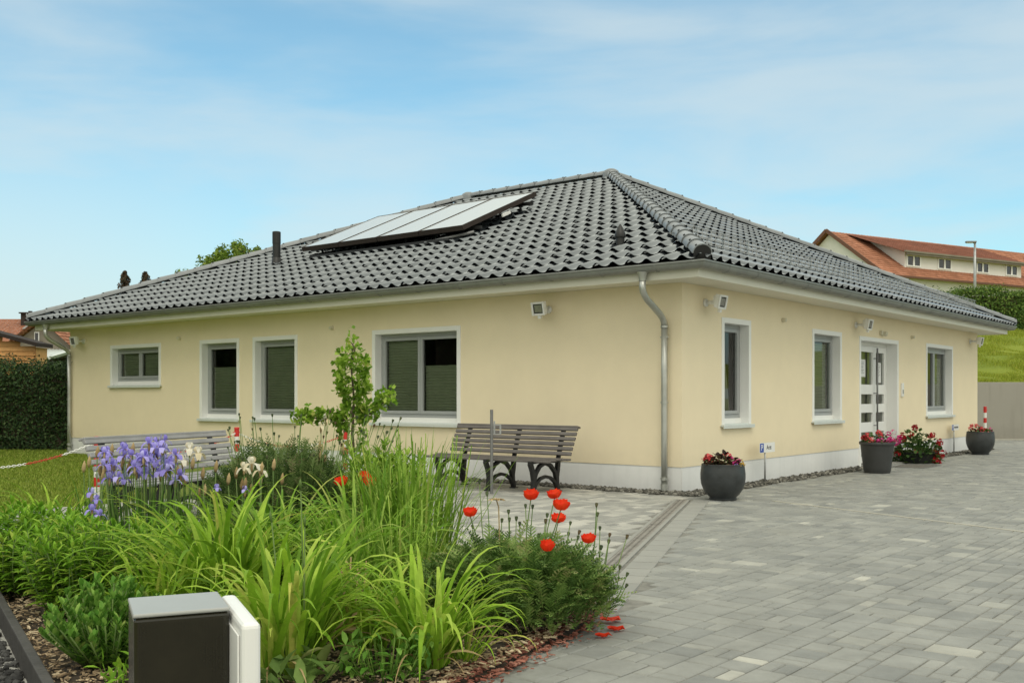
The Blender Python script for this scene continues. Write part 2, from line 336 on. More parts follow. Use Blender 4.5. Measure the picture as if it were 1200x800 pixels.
# ================================================================== THE HOUSE
LL, RR, ZS, ZP = 15.40, 13.98, 2.71, 0.33
house = thing('bungalow', 'cream rendered bungalow with a dark tiled hip roof, white plinth and grey windows', 'house', CO, PHI)
H = house
def fpt(side, u, d, z):            # facade point: u along facade, d outwards from wall, house frame
    return (-d, u, z) if side == 'L' else (u, -d, z)
def fbox(mb, side, u0, u1, d0, d1, z0, z1):
    a = fpt(side, u0, d0, z0); b = fpt(side, u1, d1, z1)
    mb.box([min(a[i], b[i]) for i in range(3)], [max(a[i], b[i]) for i in range(3)])
def facade(side, length, holes, mbw, mbp, mbd):
    us = sorted({0, length, *[h[0] for h in holes], *[h[1] for h in holes]})
    zs = sorted({ZP, ZS, *[h[2] for h in holes if h[2] > ZP], *[h[3] for h in holes]})
    for i in range(len(us)-1):
        for j in range(len(zs)-1):
            u, z = (us[i]+us[i+1])/2, (zs[j]+zs[j+1])/2
            if any(h[0] < u < h[1] and h[2] < z < h[3] for h in holes): continue
            q = [fpt(side, us[i], 0, zs[j]), fpt(side, us[i+1], 0, zs[j]), fpt(side, us[i+1], 0, zs[j+1]), fpt(side, us[i], 0, zs[j+1])]
            mbw.add(q, [(0,1,2,3)])
    for i in range(len(us)-1):                     # plinth, 8 mm back, left out where the door reaches the ground
        u = (us[i]+us[i+1])/2
        if any(h[0] < u < h[1] and h[2] < 0.05 for h in holes): continue
        d = -0.008
        mbp.add([fpt(side, us[i], d, -0.1), fpt(side, us[i+1], d, -0.1), fpt(side, us[i+1], d, ZP), fpt(side, us[i], d, ZP)], [(0,1,2,3)])
        mbp.add([fpt(side, us[i], d, ZP), fpt(side, us[i+1], d, ZP), fpt(side, us[i+1], 0, ZP), fpt(side, us[i], 0, ZP)], [(0,1,2,3)])
wl = [(11.83, 13.72, 1.47, 2.315), (9.27, 10.51, 0.82, 2.32), (7.61, 8.87, 0.82, 2.32), (3.80, 5.73, 0.82, 2.32)]
wr = [(1.09, 1.99, 0.85, 2.33), (4.21, 5.47, 0.84, 2.33), (6.30, 8.375, -0.01, 2.31), (10.09, 11.97, 0.84, 2.335)]
mw, mp_, md_ = MB(), MB(), MB()
facade('L', LL, wl, mw, mp_, md_); facade('R', RR, wr, mw, mp_, md_)
mw.add([(RR,0,ZP),(RR,LL,ZP),(RR,LL,ZS),(RR,0,ZS)], [(0,1,2,3)]); mw.add([(0,LL,ZP),(RR,LL,ZP),(RR,LL,ZS),(0,LL,ZS)], [(0,1,2,3)])
mp_.add([(RR-.008,0,-.1),(RR-.008,LL,-.1),(RR-.008,LL,ZP),(RR-.008,0,ZP)], [(0,1,2,3)]); mp_.add([(0,LL-.008,-.1),(RR,LL-.008,-.1),(RR,LL-.008,ZP),(0,LL-.008,ZP)], [(0,1,2,3)])
mw.build('wall', 'plaster', H); mp_.build('plinth', 'plinth', H)
mi = MB(); mi.add([(.1,.1,0.02),(RR-.1,.1,0.02),(RR-.1,LL-.1,0.02),(.1,LL-.1,0.02)], [(0,1,2,3)])
mi.add([(4.2,.3,0),(4.2,LL-.3,0),(4.2,LL-.3,ZS),(4.2,.3,ZS)], [(0,1,2,3)]); mi.add([(.3,4.6,0),(4.2,4.6,0),(4.2,4.6,ZS),(.3,4.6,ZS)], [(0,1,2,3)])
mi.add([(4.25,3.6,0),(RR-.3,3.6,0),(RR-.3,3.6,ZS),(4.25,3.6,ZS)], [(0,1,2,3)])
mi.build('interior_partition', 'interior', H)

SW = 0.075
def window(side, u0, u1, z0, z1, sashes, blinds, curtain=False, rec=0.13):
    """z0 is the wall opening's bottom, z1 its top (outer edge of the white surround)"""
    i0, i1, zt = u0+SW, u1-SW, z1-SW
    zb = z0+0.085
    f = MB(); ft = 0.055
    def fr(mb, a0, a1, b0, b1, t, d0, d1):
        fbox(mb, side, a0, a0+t, d0, d1, b0, b1); fbox(mb, side, a1-t, a1, d0, d1, b0, b1)
        fbox(mb, side, a0+t, a1-t, d0, d1, b1-t, b1); fbox(mb, side, a0+t, a1-t, d0, d1, b0, b0+t)
    fr(f, i0, i1, zb, zt, ft, -rec-0.06, -rec)
    w = f.build('window', 'grey_frame', H); bevel(w, 0.004)
    s = MB()
    fbox(s, side, u0, i0, -rec-0.07, 0.012, z0, z1); fbox(s, side, i1, u1, -rec-0.07, 0.012, z0, z1)
    fbox(s, side, i0, i1, -rec-0.07, 0.012, zt, z1)
    so = s.build('surround', 'trim', w); bevel(so, 0.004)
    s = MB(); fbox(s, side, i0, i1, -rec-0.05, -rec+0.012, z0, zb); s.build('bottom_rail', 'trim', w)
    s = MB()
    fbox(s, side, u0-0.03, u1+0.03, 0.002, 0.055, z0-0.025, z0-0.002)
    fbox(s, side, u0-0.03, u1+0.03, 0.045, 0.055, z0-0.05, z0-0.026)
    fbox(s, side, i0, i1, -rec+0.013, 0.001, z0-0.02, z0+0.012)
    bevel(s.build('sill', 'sill', w), 0.003)
    n = sashes; a0, a1 = i0+ft+0.002, i1-ft-0.002; wd = (a1-a0)/n
    for k in range(n):
        p0, p1 = a0+wd*k+0.002, a0+wd*(k+1)-0.002
        s = MB(); fr(s, p0, p1, zb+ft+0.002, zt-ft-0.002, 0.05, -rec-0.05, -rec+0.014)
        bevel(s.build('sash', 'grey_frame', w), 0.004)
        g = MB(); q0, q1, h0, h1 = p0+.05, p1-.05, zb+ft+.052, zt-ft-.052
        d = -rec-0.02
        g.add([fpt(side, q0, d, h0), fpt(side, q1, d, h0), fpt(side, q1, d, h1), fpt(side, q0, d, h1)], [(3,2,1,0) if side == 'L' else (0,1,2,3)])
        g.build('pane', 'glass', w)
        fr_ = blinds[k]
        if fr_ > 0:                                    # pleated blind pulled up from the bottom by the fraction fr_
            g = MB(); hh = h0+(h1-h0)*fr_; np_ = max(4, int((hh-h0)/0.022)); pts = []
            for j in range(np_+1):
                z = h0-.02+(hh-h0+.02)*j/np_; dd = d-0.05-(0.012 if j % 2 else 0)
                pts.append(fpt(side, q0-.01, dd, z)); pts.append(fpt(side, q1+.01, dd, z))
            g.add(pts, [(2*j, 2*j+1, 2*j+3, 2*j+2) for j in range(np_)])
            fbox(g, side, q0-.01, q1+.01, d-.07, d-.045, hh, hh+.018)
            g.build('pleated_blind', 'blind', w)
    if curtain:
        g = MB(); pts = []; z_0, z_1 = zb+.1, zt-.1
        for j in range(25):
            t = j/24; u = i0+.1+(i1-i0-.2)*t*.55
            pts.append(fpt(side, u+(i1-i0)*.30, -rec-.12-.02*math.sin(t*30), z_0)); pts.append(fpt(side, u, -rec-.12-.02*math.sin(t*30), z_1))
        g.add(pts, [(2*j, 2*j+2, 2*j+3, 2*j+1) for j in range(24)]); g.build('curtain', 'curtain', w)
    return w
window('L', *wl[0], 2, [1.0, 1.0]); window('L', *wl[1], 1, [0.68]); window('L', *wl[2], 1, [1.0]); window('L', *wl[3], 2, [0.62, 1.0])
window('R', *wr[0], 1, [0], curtain=True); window('R', *wr[1], 1, [0.96]); window('R', *wr[3], 2, [0.0, 0.9])

# ---- entrance door: white double leaf set back in a white surround
u0, u1, z0, z1 = wr[2]; rec = 0.2
f = MB(); i0, i1, zt = u0+SW, u1-SW, z1-SW
for a, b in ((i0, i0+.06), (i1-.06, i1)): fbox(f, 'R', a, b, -rec-.07, -rec, 0.02, zt)
fbox(f, 'R', i0+.06, i1-.06, -rec-.07, -rec, zt-.06, zt)
door = f.build('door', 'trim', H); bevel(door, .004)
f = MB(); fbox(f, 'R', u0, i0, -rec-.08, .012, .002, z1); fbox(f, 'R', i1, u1, -rec-.08, .012, .002, z1); fbox(f, 'R', i0, i1, -rec-.08, .012, zt, z1)
bevel(f.build('surround', 'trim', door), .004)
f = MB(); fbox(f, 'R', i0, i1, -rec-.1, .3, -.05, .018); f.build('threshold', 'concrete', door)
split = i0+.06+(i1-i0-.12)*.66
for (a, b, nm) in ((i0+.063, split-.003, 'leaf'), (split+.003, i1-.063, 'leaf')):
    f = MB(); st = .078; zz = [.03, .62, .74, 1.0, 1.12, 1.36, 1.50, zt-.065]
    zt2 = zt-.063; rails = [(.02, .13), (.58, .76), (.94, 1.10), (1.28, 1.46), (zt2-.11, zt2)]
    fbox(f, 'R', a, a+st, -rec-.06, -rec+.004, .02, zt2); fbox(f, 'R', b-st, b, -rec-.06, -rec+.004, .02, zt2)
    for r0, r1 in rails: fbox(f, 'R', a+st, b-st, -rec-.06, -rec+.004, r0, r1)
    lf = f.build(nm, 'trim', door); bevel(lf, .004)
    g = MB()
    for (r0, r1) in zip(rails[:-1], rails[1:]):
        g.add([fpt('R', a+st-.005, -rec-.03, r0[1]-.005), fpt('R', b-st+.005, -rec-.03, r0[1]-.005), fpt('R', b-st+.005, -rec-.03, r1[0]+.005), fpt('R', a+st-.005, -rec-.03, r1[0]+.005)], [(0,1,2,3)])
    g.build('door_glass', 'glass', door)
    if a < split-.2:
        g = MB(); hx = b-.035
        g.tube([fpt('R', hx, -rec+.075, .55), fpt('R', hx, -rec+.075, zt2-.03)], .017, 10)
        for z in (.7, 1.3, 1.95): g.tube([fpt('R', hx, -rec, z), fpt('R', hx, -rec+.075, z)], .009, 8)
        g.build('handle', 'steel_dark', door, smooth=True)
        g = MB(); fbox(g, 'R', a+.56, a+.80, -rec-.028, -rec-.026, 1.60, 1.92); pp = g.build('notice', 'paper', door)
        g = MB()
        for i in range(9): fbox(g, 'R', a+.585, a+.69+.06*rnd.random(), -rec-.0255, -rec-.025, 1.88-.026*i, 1.886-.026*i)
        g.build('printed_lines', 'ink', pp)
    else:
        g = MB(); fbox(g, 'R', a+.22, a+.45, -rec-.028, -rec-.026, 1.50, 1.88); pp = g.build('notice', 'paper', door)
        g = MB()
        for i in range(8): fbox(g, 'R', a+.245, a+.34+.07*rnd.random(), -rec-.0255, -rec-.025, 1.83-.03*i, 1.836-.03*i)
        g.build('printed_lines', 'ink', pp)
g = MB(); g.add([fpt('R', i0+.1, -rec-.16, .1), fpt('R', i1-.1, -rec-.16, .1), fpt('R', i1-.1, -rec-.16, zt-.1), fpt('R', i0+.1, -rec-.16, zt-.1)], [(0,1,2,3)])
g.build('door_curtain', 'blind', door)

# ---- eaves: soffit, fascia, gutter
def loop(prof, name, m, smooth=False, closed=False):
    """sweep (outward offset from wall, z) round the house with mitred corners"""
    cs = [(-1,-1), (1,-1), (1,1), (-1,1)]; g = MB(); vs = []; n = len(prof)
    for sx, sy in cs:
        for d, z in prof: vs.append(((RR+d) if sx > 0 else -d, (LL+d) if sy > 0 else -d, z))
    fs = []
    for k in range(4):
        for i in range(n-1+(1 if closed else 0)):
            j = (i+1) % n; k2 = (k+1) % 4
            fs.append((k*n+i, k2*n+i, k2*n+j, k*n+j))
    g.add(vs, fs); return g.build(name, m, H, smooth)
OE = 0.51
loop([(-.01, ZS+.001), (OE, ZS+.001)], 'soffit', 'soffit')
loop([(OE-.02, ZS-.012), (OE+.018, ZS-.012), (OE+.018, 2.90), (OE-.02, 2.90)], 'fascia', 'soffit', closed=True)
gc, gz, gr = OE+.018+.082, 2.868, .078
pr = [(gc-gr, gz+.015)] + [(gc-gr*math.cos(t*PI/12), gz-gr*math.sin(t*PI/12)) for t in range(13)]
pr += [(gc+gr+.012*math.cos(a), gz+.006+.012*math.sin(a)) for a in (PI, PI*.6, PI*.2, -PI*.2, -PI*.5)]
go = loop(pr, 'gutter', 'zinc'); autosmooth(go, 50); so_ = go.modifiers.new('solid', 'SOLIDIFY'); so_.thickness = 0.003
g = MB()
def gut_rib(side, u):
    pts = [fpt(side, u, gc-(gr+.004)*math.cos(t*PI/10), gz-(gr+.004)*math.sin(t*PI/10)) for t in range(11)]
    g.rail(pts, .004, .026, (0,1,0) if side == 'L' else (1,0,0))
u = .4
while u < LL+.5: gut_rib('L', u-.4); u += .82
u = .4
while u < RR+.5: gut_rib('R', u-.4); u += .82
g.pieces('gutter_bracket', 'zinc', H)
def downpipe(side, u):
    d0, r = .075, .043
    P = lambda d, z: fpt(side, u, d, z)
    g = MB(); g.tube([P(gc, 2.80), P(gc, 2.745), P(gc, 2.69)], [.075, .052, r+.004], 14); a = g.build('downpipe', 'zinc_pipe', H, True); autosmooth(a, 50)
    pts = [(gc, 2.70), (gc, 2.60), (gc-.012, 2.555), (gc-.05, 2.515), (gc-.10, 2.47), (d0+.11, 2.30), (d0+.05, 2.255), (d0+.012, 2.21), (d0, 2.16)]
    pts2 = [(d0, 2.17), (d0, 1.4), (d0, .7), (d0, .03)]
    g = MB(); g.tube([P(*p) for p in pts], r, 14); g.build('pipe_bend', 'zinc_pipe', a, True)
    g = MB(); g.tube([P(*p) for p in pts2], r-.002, 14); g.build('pipe', 'zinc_pipe', a, True)
    g = MB()
    for z in (2.13, 1.15, .16): g.tube([P(d0, z), P(d0, z+.03)], r+.006, 14)
    for z in (2.0, .17): g.bar(P(-.005, z), P(d0-.03, z), .02, .02); g.bar(P(d0, z), P(d0+.0, z+.021), .11, .02)
    g.tube([P(d0, .03), P(d0, .11)], r+.004, 14)
    g.build('pipe_clamp', 'zinc_pipe', a)
downpipe('L', .215); downpipe('L', 15.30)

# ---- roof of rolled tiles
OH, ZH, ZA, WA, WB = .645, 2.885, 5.955, 5.66, 6.99
def roof_slope(c0, c1, t0, t1, rows, name):
    """eave corners c0->c1 (left to right seen from outside), top points t0, t1"""
    c0, c1, t0, t1 = map(Vector, (c0, c1, t0, t1))
    u = (c1-c0).normalized(); ul = (c1-c0).length
    vraw = t0-c0; v = vraw-u*vraw.dot(u); vl = v.length; v.normalize(); n = u.cross(v).normalized()
    if n.z < 0: n = -n
    p = vl/rows; tw = .248; ns = 10
    cnt = int(ul/tw)+1
    g = MB()
    def hgt(x):
        x = x/tw
        if x < .58: return .046*math.sin(PI*x/.58)**1.25
        return .011*math.sin(PI*(x-.58)/.42)*-1
    hs = [hgt(tw*k/ns) for k in range(ns+1)]
    for r in range(rows):
        vb = r*p-.045; vt = (r+1)*p
        if r == rows-1: vt -= .0
        m0 = max(0, int(((t0-c0).dot(u))*(r-1)/rows/tw)-1); m1 = min(cnt, int((ul-((ul-(t1-c0).dot(u)))*(r-1)/rows)/tw)+2)
        for k in range(m0, m1):
            jit = rnd.uniform(-.005, .005)
            vs = []
            for i in range(ns+1):
                uu = k*tw+tw*i/ns*1.004
                q = c0+u*uu
                lo = hs[i]+.050+jit
                vs.append(q+v*(vb+.05)+n*(lo-.016)); vs.append(q+v*vb+n*(lo-.004)); vs.append(q+v*(vb+.008)+n*lo); vs.append(q+v*vt+n*(hs[i]+.004))
            fs = []
            for i in range(ns):
                for w in range(3): fs.append((i*4+w, (i+1)*4+w, (i+1)*4+w+1, i*4+w+1))
            g.add(vs, fs)
    o = g.build(name, 'tile', H)
    bm = bmesh.new(); bm.from_mesh(o.data)
    for (a, b, ref) in ((c0, t0, c0+u), (c1, t1, c1-u)):
        d = (b-a); d.z = 0; pn = Vector((-d.y, d.x, 0)).normalized()
        if pn.dot(ref-a) > 0: pn = -pn
        bmesh.ops.bisect_plane(bm, geom=bm.verts[:]+bm.edges[:]+bm.faces[:], plane_co=a-pn*.03, plane_no=pn, clear_outer=True)
    bm.to_mesh(o.data); bm.free()
    autosmooth(o, 38)
    return o
e00, e10, e11, e01 = (-OH,-OH,ZH), (RR+OH,-OH,ZH), (RR+OH,LL+OH,ZH), (-OH,LL+OH,ZH)
A0, A1 = (WB, WA, ZA), (WB, LL-WA, ZA)
roof_slope(e01, e00, A1, A0, 20, 'roof')
roof_slope(e00, e10, A0, A0, 17, 'roof')
roof_slope(e10, e11, A0, A1, 20, 'roof'); roof_slope(e11, e01, A1, A1, 17, 'roof')
g = MB(); D_ = .03
pts = [tuple(Vector(p)-Vector((0,0,D_))) for p in (e00, e10, e11, e01, A0, A1)]
g.add(pts, [(0,4,5,3),(0,1,4),(1,2,5,4),(2,3,5)]); g.build('roof_underlay', 'black_plastic', H)
def caps(p, q, name, r0=.110, step=.40, dots=True, start=0.0, endcap=True):
    p = Vector(p); q = Vector(q); d = (q-p); L_ = d.length; d.normalize()
    s = d.cross(Vector((0,0,1))).normalized(); up = s.cross(d)
    g = MB(); dt = MB(); n = int(L_/step); st = L_/n; ns = 12
    for k in range(n):
        a = p+d*(st*k-.03); b = p+d*(st*(k+1)); ra, rb = r0+.012, r0-.008; vs = []
        for (c, rr) in ((a, ra-.014), (a, ra), (b, rb)):
            for i in range(ns+1):
                t = PI*i/ns; vs.append(c+s*(rr*math.cos(t))+up*(rr*.95*math.sin(t)))
        m = ns+1
        g.add(vs, [(w*m+i, w*m+i+1, (w+1)*m+i+1, (w+1)*m+i) for w in range(2) for i in range(ns)])
        if dots:
            for t in (R(52), R(128)):
                c = a+d*.035+s*(ra*math.cos(t))+up*(ra*.95*math.sin(t)); nn = s*math.cos(t)+up*math.sin(t)
                dt.tube([c-nn*.004, c+nn*.010], .015, 7)
    nf = len(g.f); g.add(dt.v, dt.f); o = g.build(name, 'cap', H); o.data.materials.append(M['black_plastic'])
    for pf in o.data.polygons[nf:]: pf.material_index = 1
    autosmooth(o, 40)
    if endcap:
        g = MB(); vs = [p-d*.028]
        for i in range(ns+1):
            t = PI*i/ns; vs.append(p-d*.028+s*(.106*math.cos(t))+up*(.100*math.sin(t)))
        vs += [p-d*.028-up*.09+s*.106, p-d*.028-up*.09-s*.106]
        g.add(vs, [(0,i,i+1) for i in range(1, ns+1)]+[(0, ns+1, ns+3), (0, ns+3, ns+2), (0, ns+2, 1)])
        g.build('hip_end_cap', 'black_plastic', o)
zc = Vector((0,0,.072))
for e, a in ((e00, A0), (e10, A0), (e01, A1), (e11, A1)):
    dd = (Vector(a)-Vector(e)); dd.normalize()
    caps(Vector(e)+zc+dd*.05, Vector(a)+zc, 'hip_tiles')
caps(Vector(A0)+zc, Vector(A1)+zc, 'ridge_tiles', endcap=False)
for a in (A0, A1):
    g = MB(); g.lathe([(.19,-.10),(.185,0.02),(.155,.075),(.09,.112),(.0,.125)], 16, Vector(a)+zc+Vector((0,0,.005))); autosmooth(g.build('ridge_cap', 'cap', H), 50)
SLL = (ZA-ZH)/(WB+OH); SLR = (ZA-ZH)/(WA+OH)
zl = lambda b: ZH+SLL*(b+OH)
zr = lambda a: ZH+SLR*(a+OH)
# vent pipe and hooded vent tile
g = MB(); b, a = 2.09, 10.83; z = zl(b)
g.tube([(b,a,z-.1),(b,a,z+.16),(b,a,z+.17)], [.125,.092,.085], 16); g.tube([(b,a,z+.16),(b,a,z+.46),(b,a,z+.465),(b,a,z+.71),(b,a,z+.72)], [.082,.082,.088,.088,.07], 16)
autosmooth(g.build('vent_pipe', 'black_plastic', H), 40)
g = MB(); b, a = .50, 1.26; z = zl(b)
g.tube([(b,a,z-.05),(b,a,z+.12)], .062, 14); g.tube([(b,a,z+.12),(b,a,z+.145),(b,a,z+.20),(b,a,z+.27),(b,a,z+.31)], [.078,.082,.066,.034,.006], 14)
autosmooth(g.build('roof_vent_hood', 'black_plastic', H), 40)
# snow guards above the eaves of the right slope (and of the far slope, whose top shows over the hip)
def snow_guard(side, u_0, u_1):
    g = MB()
    if side == 'R':
        P = lambda u, v, h: (u, -OH+v, zr(-OH+v)+.06+h)
    else:
        P = lambda u, v, h: (RR+OH-v, u, zl(-OH+v)+.06+h)
    vv = .62; up = (0,0,1)
    for h in (.02, .085, .15, .215): g.tube([P(u_0, vv, h), P(u_1, vv, h)], .007, 5)
    u = u_0
    while u < u_1:
        g.tube([P(u, vv, 0.01), P(u, vv, .22)], .005, 4); u += .125
    o = g.build('snow_guard', 'steel', H); u = u_0+.1
    while u < u_1:
        g2 = MB(); g2.bar(P(u, vv+.01, -.05), P(u, vv+.01, .23), .006, .03); g2.bar(P(u, vv, .2), P(u, vv+.42, -.03), .03, .006); g2.bar(P(u, vv-.22, -.03), P(u, vv+.42, -.025), .03, .006); u += .75
        g2.build('snow_guard_bracket', 'steel', o)
snow_guard('R', .25, RR-.25); snow_guard('B', .2, LL-.3)

# wall-mounted small things belong to the house only where they are built in; lamps hang on it and are things of their own
def wall_world(side, u, d, z):
    p = fpt(side, u, d, z); return W(p[0], p[1], p[2])
def floodlight(side, u, z, label, yaw=0.0):
    # local frame: +y points out of the wall
    rot = PHI + (PI/2 if side == 'L' else PI)
    t = thing('floodlight', label, 'lamp', wall_world(side, u, 0, z), rot, 'floodlights on the house walls'); t.scale = (1.12, .95, 1.12)
    g = MB(); g.tube([(0,0,0),(0,.03,0)], [.05,.045], 14); g.tube([(0,.03,0),(0,.15,0)], .022, 10)
    g.build('wall_arm', 'white_plastic', t, True)
    m = Matrix.Translation((0,.215,.01)) @ Matrix.Rotation(yaw, 4, 'Z') @ Matrix.Rotation(R(-14), 4, 'X')
    g = MB()
    def bx(p0, p1): g.box(p0, p1, m=m)
    bx((-.10,.05,-.085),(-.072,.075,.085)); bx((.072,.05,-.085),(.10,.075,.085)); bx((-.072,.05,.06),(.072,.075,.085)); bx((-.072,.05,-.085),(.072,.075,-.06))
    bx((-.095,-.01,-.08),(.095,.0498,.08)); bx((-.06,-.06,-.055),(.06,-.0102,.055))
    bevel(g.build('lamp_housing', 'white_plastic', t), .008, 3)
    g = MB(); g.box((-.0715,.051,-.0595),(.0715,.056,.0595), m=m); k = g.build('black_gasket', 'black_plastic', t)
    g = MB(); g.box((-.056,.0565,-.045),(.056,.0585,.045), m=m); g.build('lamp_glass', 'lamp_glass', k)
    g = MB(); g.box((-.02,.02,-.125),(.02,.06,-.0855), m=m); g.build('motion_sensor', 'white_plastic', t)
floodlight('L', 14.80, 2.44, 'white floodlight under the eaves beside the left downpipe', 0)
floodlight('L', 2.13, 2.47, 'white floodlight on the long wall between the wide window and the corner downpipe', 0)
floodlight('R', .62, 2.49, 'white floodlight round the corner above the narrow tilted window', 0)
floodlight('R', 6.12, 2.49, 'white floodlight left above the entrance door', 0)
floodlight('R', 13.32, 2.5, 'white floodlight at the far right end of the entrance wall', 0)
for i, (side, u, z, lab) in enumerate((('L', 11.17, 2.385, 'small cream wall knob between the low wide window and the next window'), ('L', 6.70, 2.40, 'small cream wall knob left of the wide double window'),
        ('R', 3.08, 2.40, 'small cream wall knob between the tilted window and the next one'), ('R', 9.16, 2.41, 'small cream wall knob between the door and the far window'))):
    g = MB(); P = lambda d, dz=0: wall_world(side, u, d, z+dz)
    g.tube([P(0), P(.012), P(.035), P(.06), P(.068)], [.036,.036,.026,.03,.018], 12); o = g.build('wall_knob', 'cream_plastic', None, True); tag(o, lab, 'wall fitting', 'small knobs on the house walls')
rot = PHI+PI
t = thing('motion_detector', 'small white motion detector above the entrance door', 'sensor', wall_world('R', 7.42, 0, 2.40), rot)
g = MB(); g.box((-.03,0,-.03),(.09,.045,.05)); bevel(g.build('base', 'cream_plastic', t), .006); g = MB(); g.lathe([(.0,-.05),(.035,-.04),(.048,-.01),(.045,.02),(.03,.038),(0,.044)], 16, (-.06,.06,0)); g.build('sensor_dome', 'cream_plastic', t, True)
t = thing('intercom', 'white wall intercom right of the entrance door', 'intercom', wall_world('R', 8.58, 0, 1.37), rot)
g = MB(); g.box((-.06,.001,-.13),(.06,.03,.13)); bevel(g.build('housing', 'white_plastic', t), .006)
g = MB(); g.box((-.035,.0302,-.08),(.035,.033,.0)); g.build('button_panel', 'grey_and_sky_sheen', t)

# ---- solar collectors on the left slope
sol = thing('solar_array', 'row of four pale reflecting solar panels on a black frame on the roof', 'solar panels', W(0,0,0), PHI)
sa, sb0, sb1 = (5.62, 10.05), 2.21, 4.40
cs = 1/math.sqrt(1+SLL*SLL); nrm = Vector((-SLL*cs, 0, cs)); vdir = Vector((cs, 0, SLL*cs))
M['panel'] = None
def panel_mat():
    m, nt, bs = new_mat('collector_glass'); N, L = nt.nodes, nt.links
    bs.inputs['Base Color'].default_value = (.36,.385,.375,1); bs.inputs['Roughness'].default_value = .35
    bs.inputs['Coat Weight'].default_value = 1; bs.inputs['Coat Roughness'].default_value = .22; bs.inputs['Specular IOR Level'].default_value = 1.0; bs.inputs['IOR'].default_value = 1.9
    return m
M['panel'] = panel_mat()
base = Vector((sb0, 0, zl(sb0)))
vl = (sb1-sb0)/cs; n4 = 4; pw = (sa[1]-sa[0])/n4
tiltx = .06
def SP(a, v, h): return base+Vector((0,a,0))+vdir*v+nrm*(h+tiltx*v/vl)
for k in range(n4):
    a0, a1 = sa[0]+pw*k+.008, sa[0]+pw*(k+1)-.008
    g = MB(); h0, h1 = .20, .29
    def frame_box(A0, A1, V0, V1, H0, H1):
        g.add([SP(A0,V0,H0),SP(A1,V0,H0),SP(A1,V1,H0),SP(A0,V1,H0),SP(A0,V0,H1),SP(A1,V0,H1),SP(A1,V1,H1),SP(A0,V1,H1)], [(0,3,2,1),(4,5,6,7),(0,1,5,4),(1,2,6,5),(2,3,7,6),(3,0,4,7)])
    t_ = .022
    frame_box(a0, a0+t_, 0, vl, h0, h1); frame_box(a1-t_, a1, 0, vl, h0, h1); frame_box(a0+t_, a1-t_, 0, t_, h0, h1); frame_box(a0+t_, a1-t_, vl-t_, vl, h0, h1)
    fr_o = g.build('solar_panel', 'dark_trim', sol)
    g = MB(); frame_box(a0+t_, a1-t_, t_, vl-t_, h0+.01, h1-.006); g.build('glass', 'panel', fr_o)
g = MB()
for v in (.35, vl-.35): g.bar(SP(sa[0]-.12, v, .14), SP(sa[1]+.12, v, .14), .05, .06)
g.bar(SP(sa[0]+.3, -.1, .09), SP(sa[1]-.3, -.1, .09), .05, .05)
for k in range(6):
    a = sa[0]+.2+k*(sa[1]-sa[0]-.4)/5
    for v in (.35, vl-.35): g.bar(SP(a, v, .0), SP(a, v, .16), .04, .03, up=(0,1,0))
g.build('mounting_rail', 'black_plastic', sol)
g = MB(); g.bar(SP(sa[0]-.13, 1.0, .17), SP(sa[0]-.13, 1.25, .17), .03, .05); g.build('rail_end', 'white_plastic', sol)
g = MB(); g.tube([SP(sa[0]-.05, .2, .1), SP(sa[0]+.9, -.12, .08)], .03, 8); g.build('insulated_pipe', 'steel_dark', sol, True)
bp = Vector((sb0, 7.8, zl(sb0))); sol.location = W(*bp)
for ch in sol.children: ch.location = -bp

# ================================================================== GROUND, PAVING, BED
CAMH, FPX, CX0, HY0 = 1.25, 1204.5, 600, 463.7
def gp(u, v, z=0.0):                               # metric position of a ground point measured in the survey photo
    d = FPX*(CAMH-z)/(v-HY0); return Vector(((u-CX0)/FPX*d, d, z))
g = MB()
xs = [-400,-250,-150,-90,-60,-40,-30,-20,-10,0,10,20,30,45,60,90,150,250,400]; ys = [-60,-30,-10,0,10,20,30,40,55,75,110,160,250,400,600]
for i in range(len(xs)-1):
    for j in range(len(ys)-1): g.add([(xs[i],ys[j],-.02),(xs[i+1],ys[j],-.02),(xs[i+1],ys[j+1],-.02),(xs[i],ys[j+1],-.02)], [(0,1,2,3)])
struct(g.build('ground', 'lawn'))
# raised meadow behind the retaining wall, rising to the houses
def slope_z(y): return 1.60+(y-29.6)*.151 if y < 62 else 6.49+(y-62)*.05
g = MB(); xs = [9+1.5*i for i in range(40)]; ys = [29.62]+[30+1.2*i for i in range(60)]
vs = []
for y in ys:
    for x in xs: vs.append((x, y, slope_z(y)+(.10*math.sin(x*.7+y*.4)+.06*math.sin(x*1.9-y*1.3))*min(1,(y-29.6)/2)))
n = len(xs)
g.add(vs, [(j*n+i, j*n+i+1, (j+1)*n+i+1, (j+1)*n+i) for j in range(len(ys)-1) for i in range(n-1)])
struct(g.build('grass_slope', 'slope', smooth=True))
g = MB(); c = 0
while c < 26000:
    y = 29.7+17*rnd.random()**1.3; x = rnd.uniform(.43*y, .515*y); c += 1
    z = slope_z(y)+(.10*math.sin(x*.7+y*.4)+.06*math.sin(x*1.9-y*1.3))*min(1,(y-29.6)/2); h = rnd.uniform(.03,.09)*(1+.5*math.sin(x*3+y)); t = rnd.random()*6.28; w_ = .014
    g.add([(x-w_*math.cos(t), y-w_*math.sin(t), z-.02), (x+w_*math.cos(t), y+w_*math.sin(t), z-.02), (x+rnd.uniform(-.06,.06), y+rnd.uniform(-.06,.06), z+h)], [(0,1,2)])
o = g.build('meadow_grass', 'meadow'); struct(o, 'stuff'); tag(o, 'bright green grass on the slope above the retaining wall', 'grass')
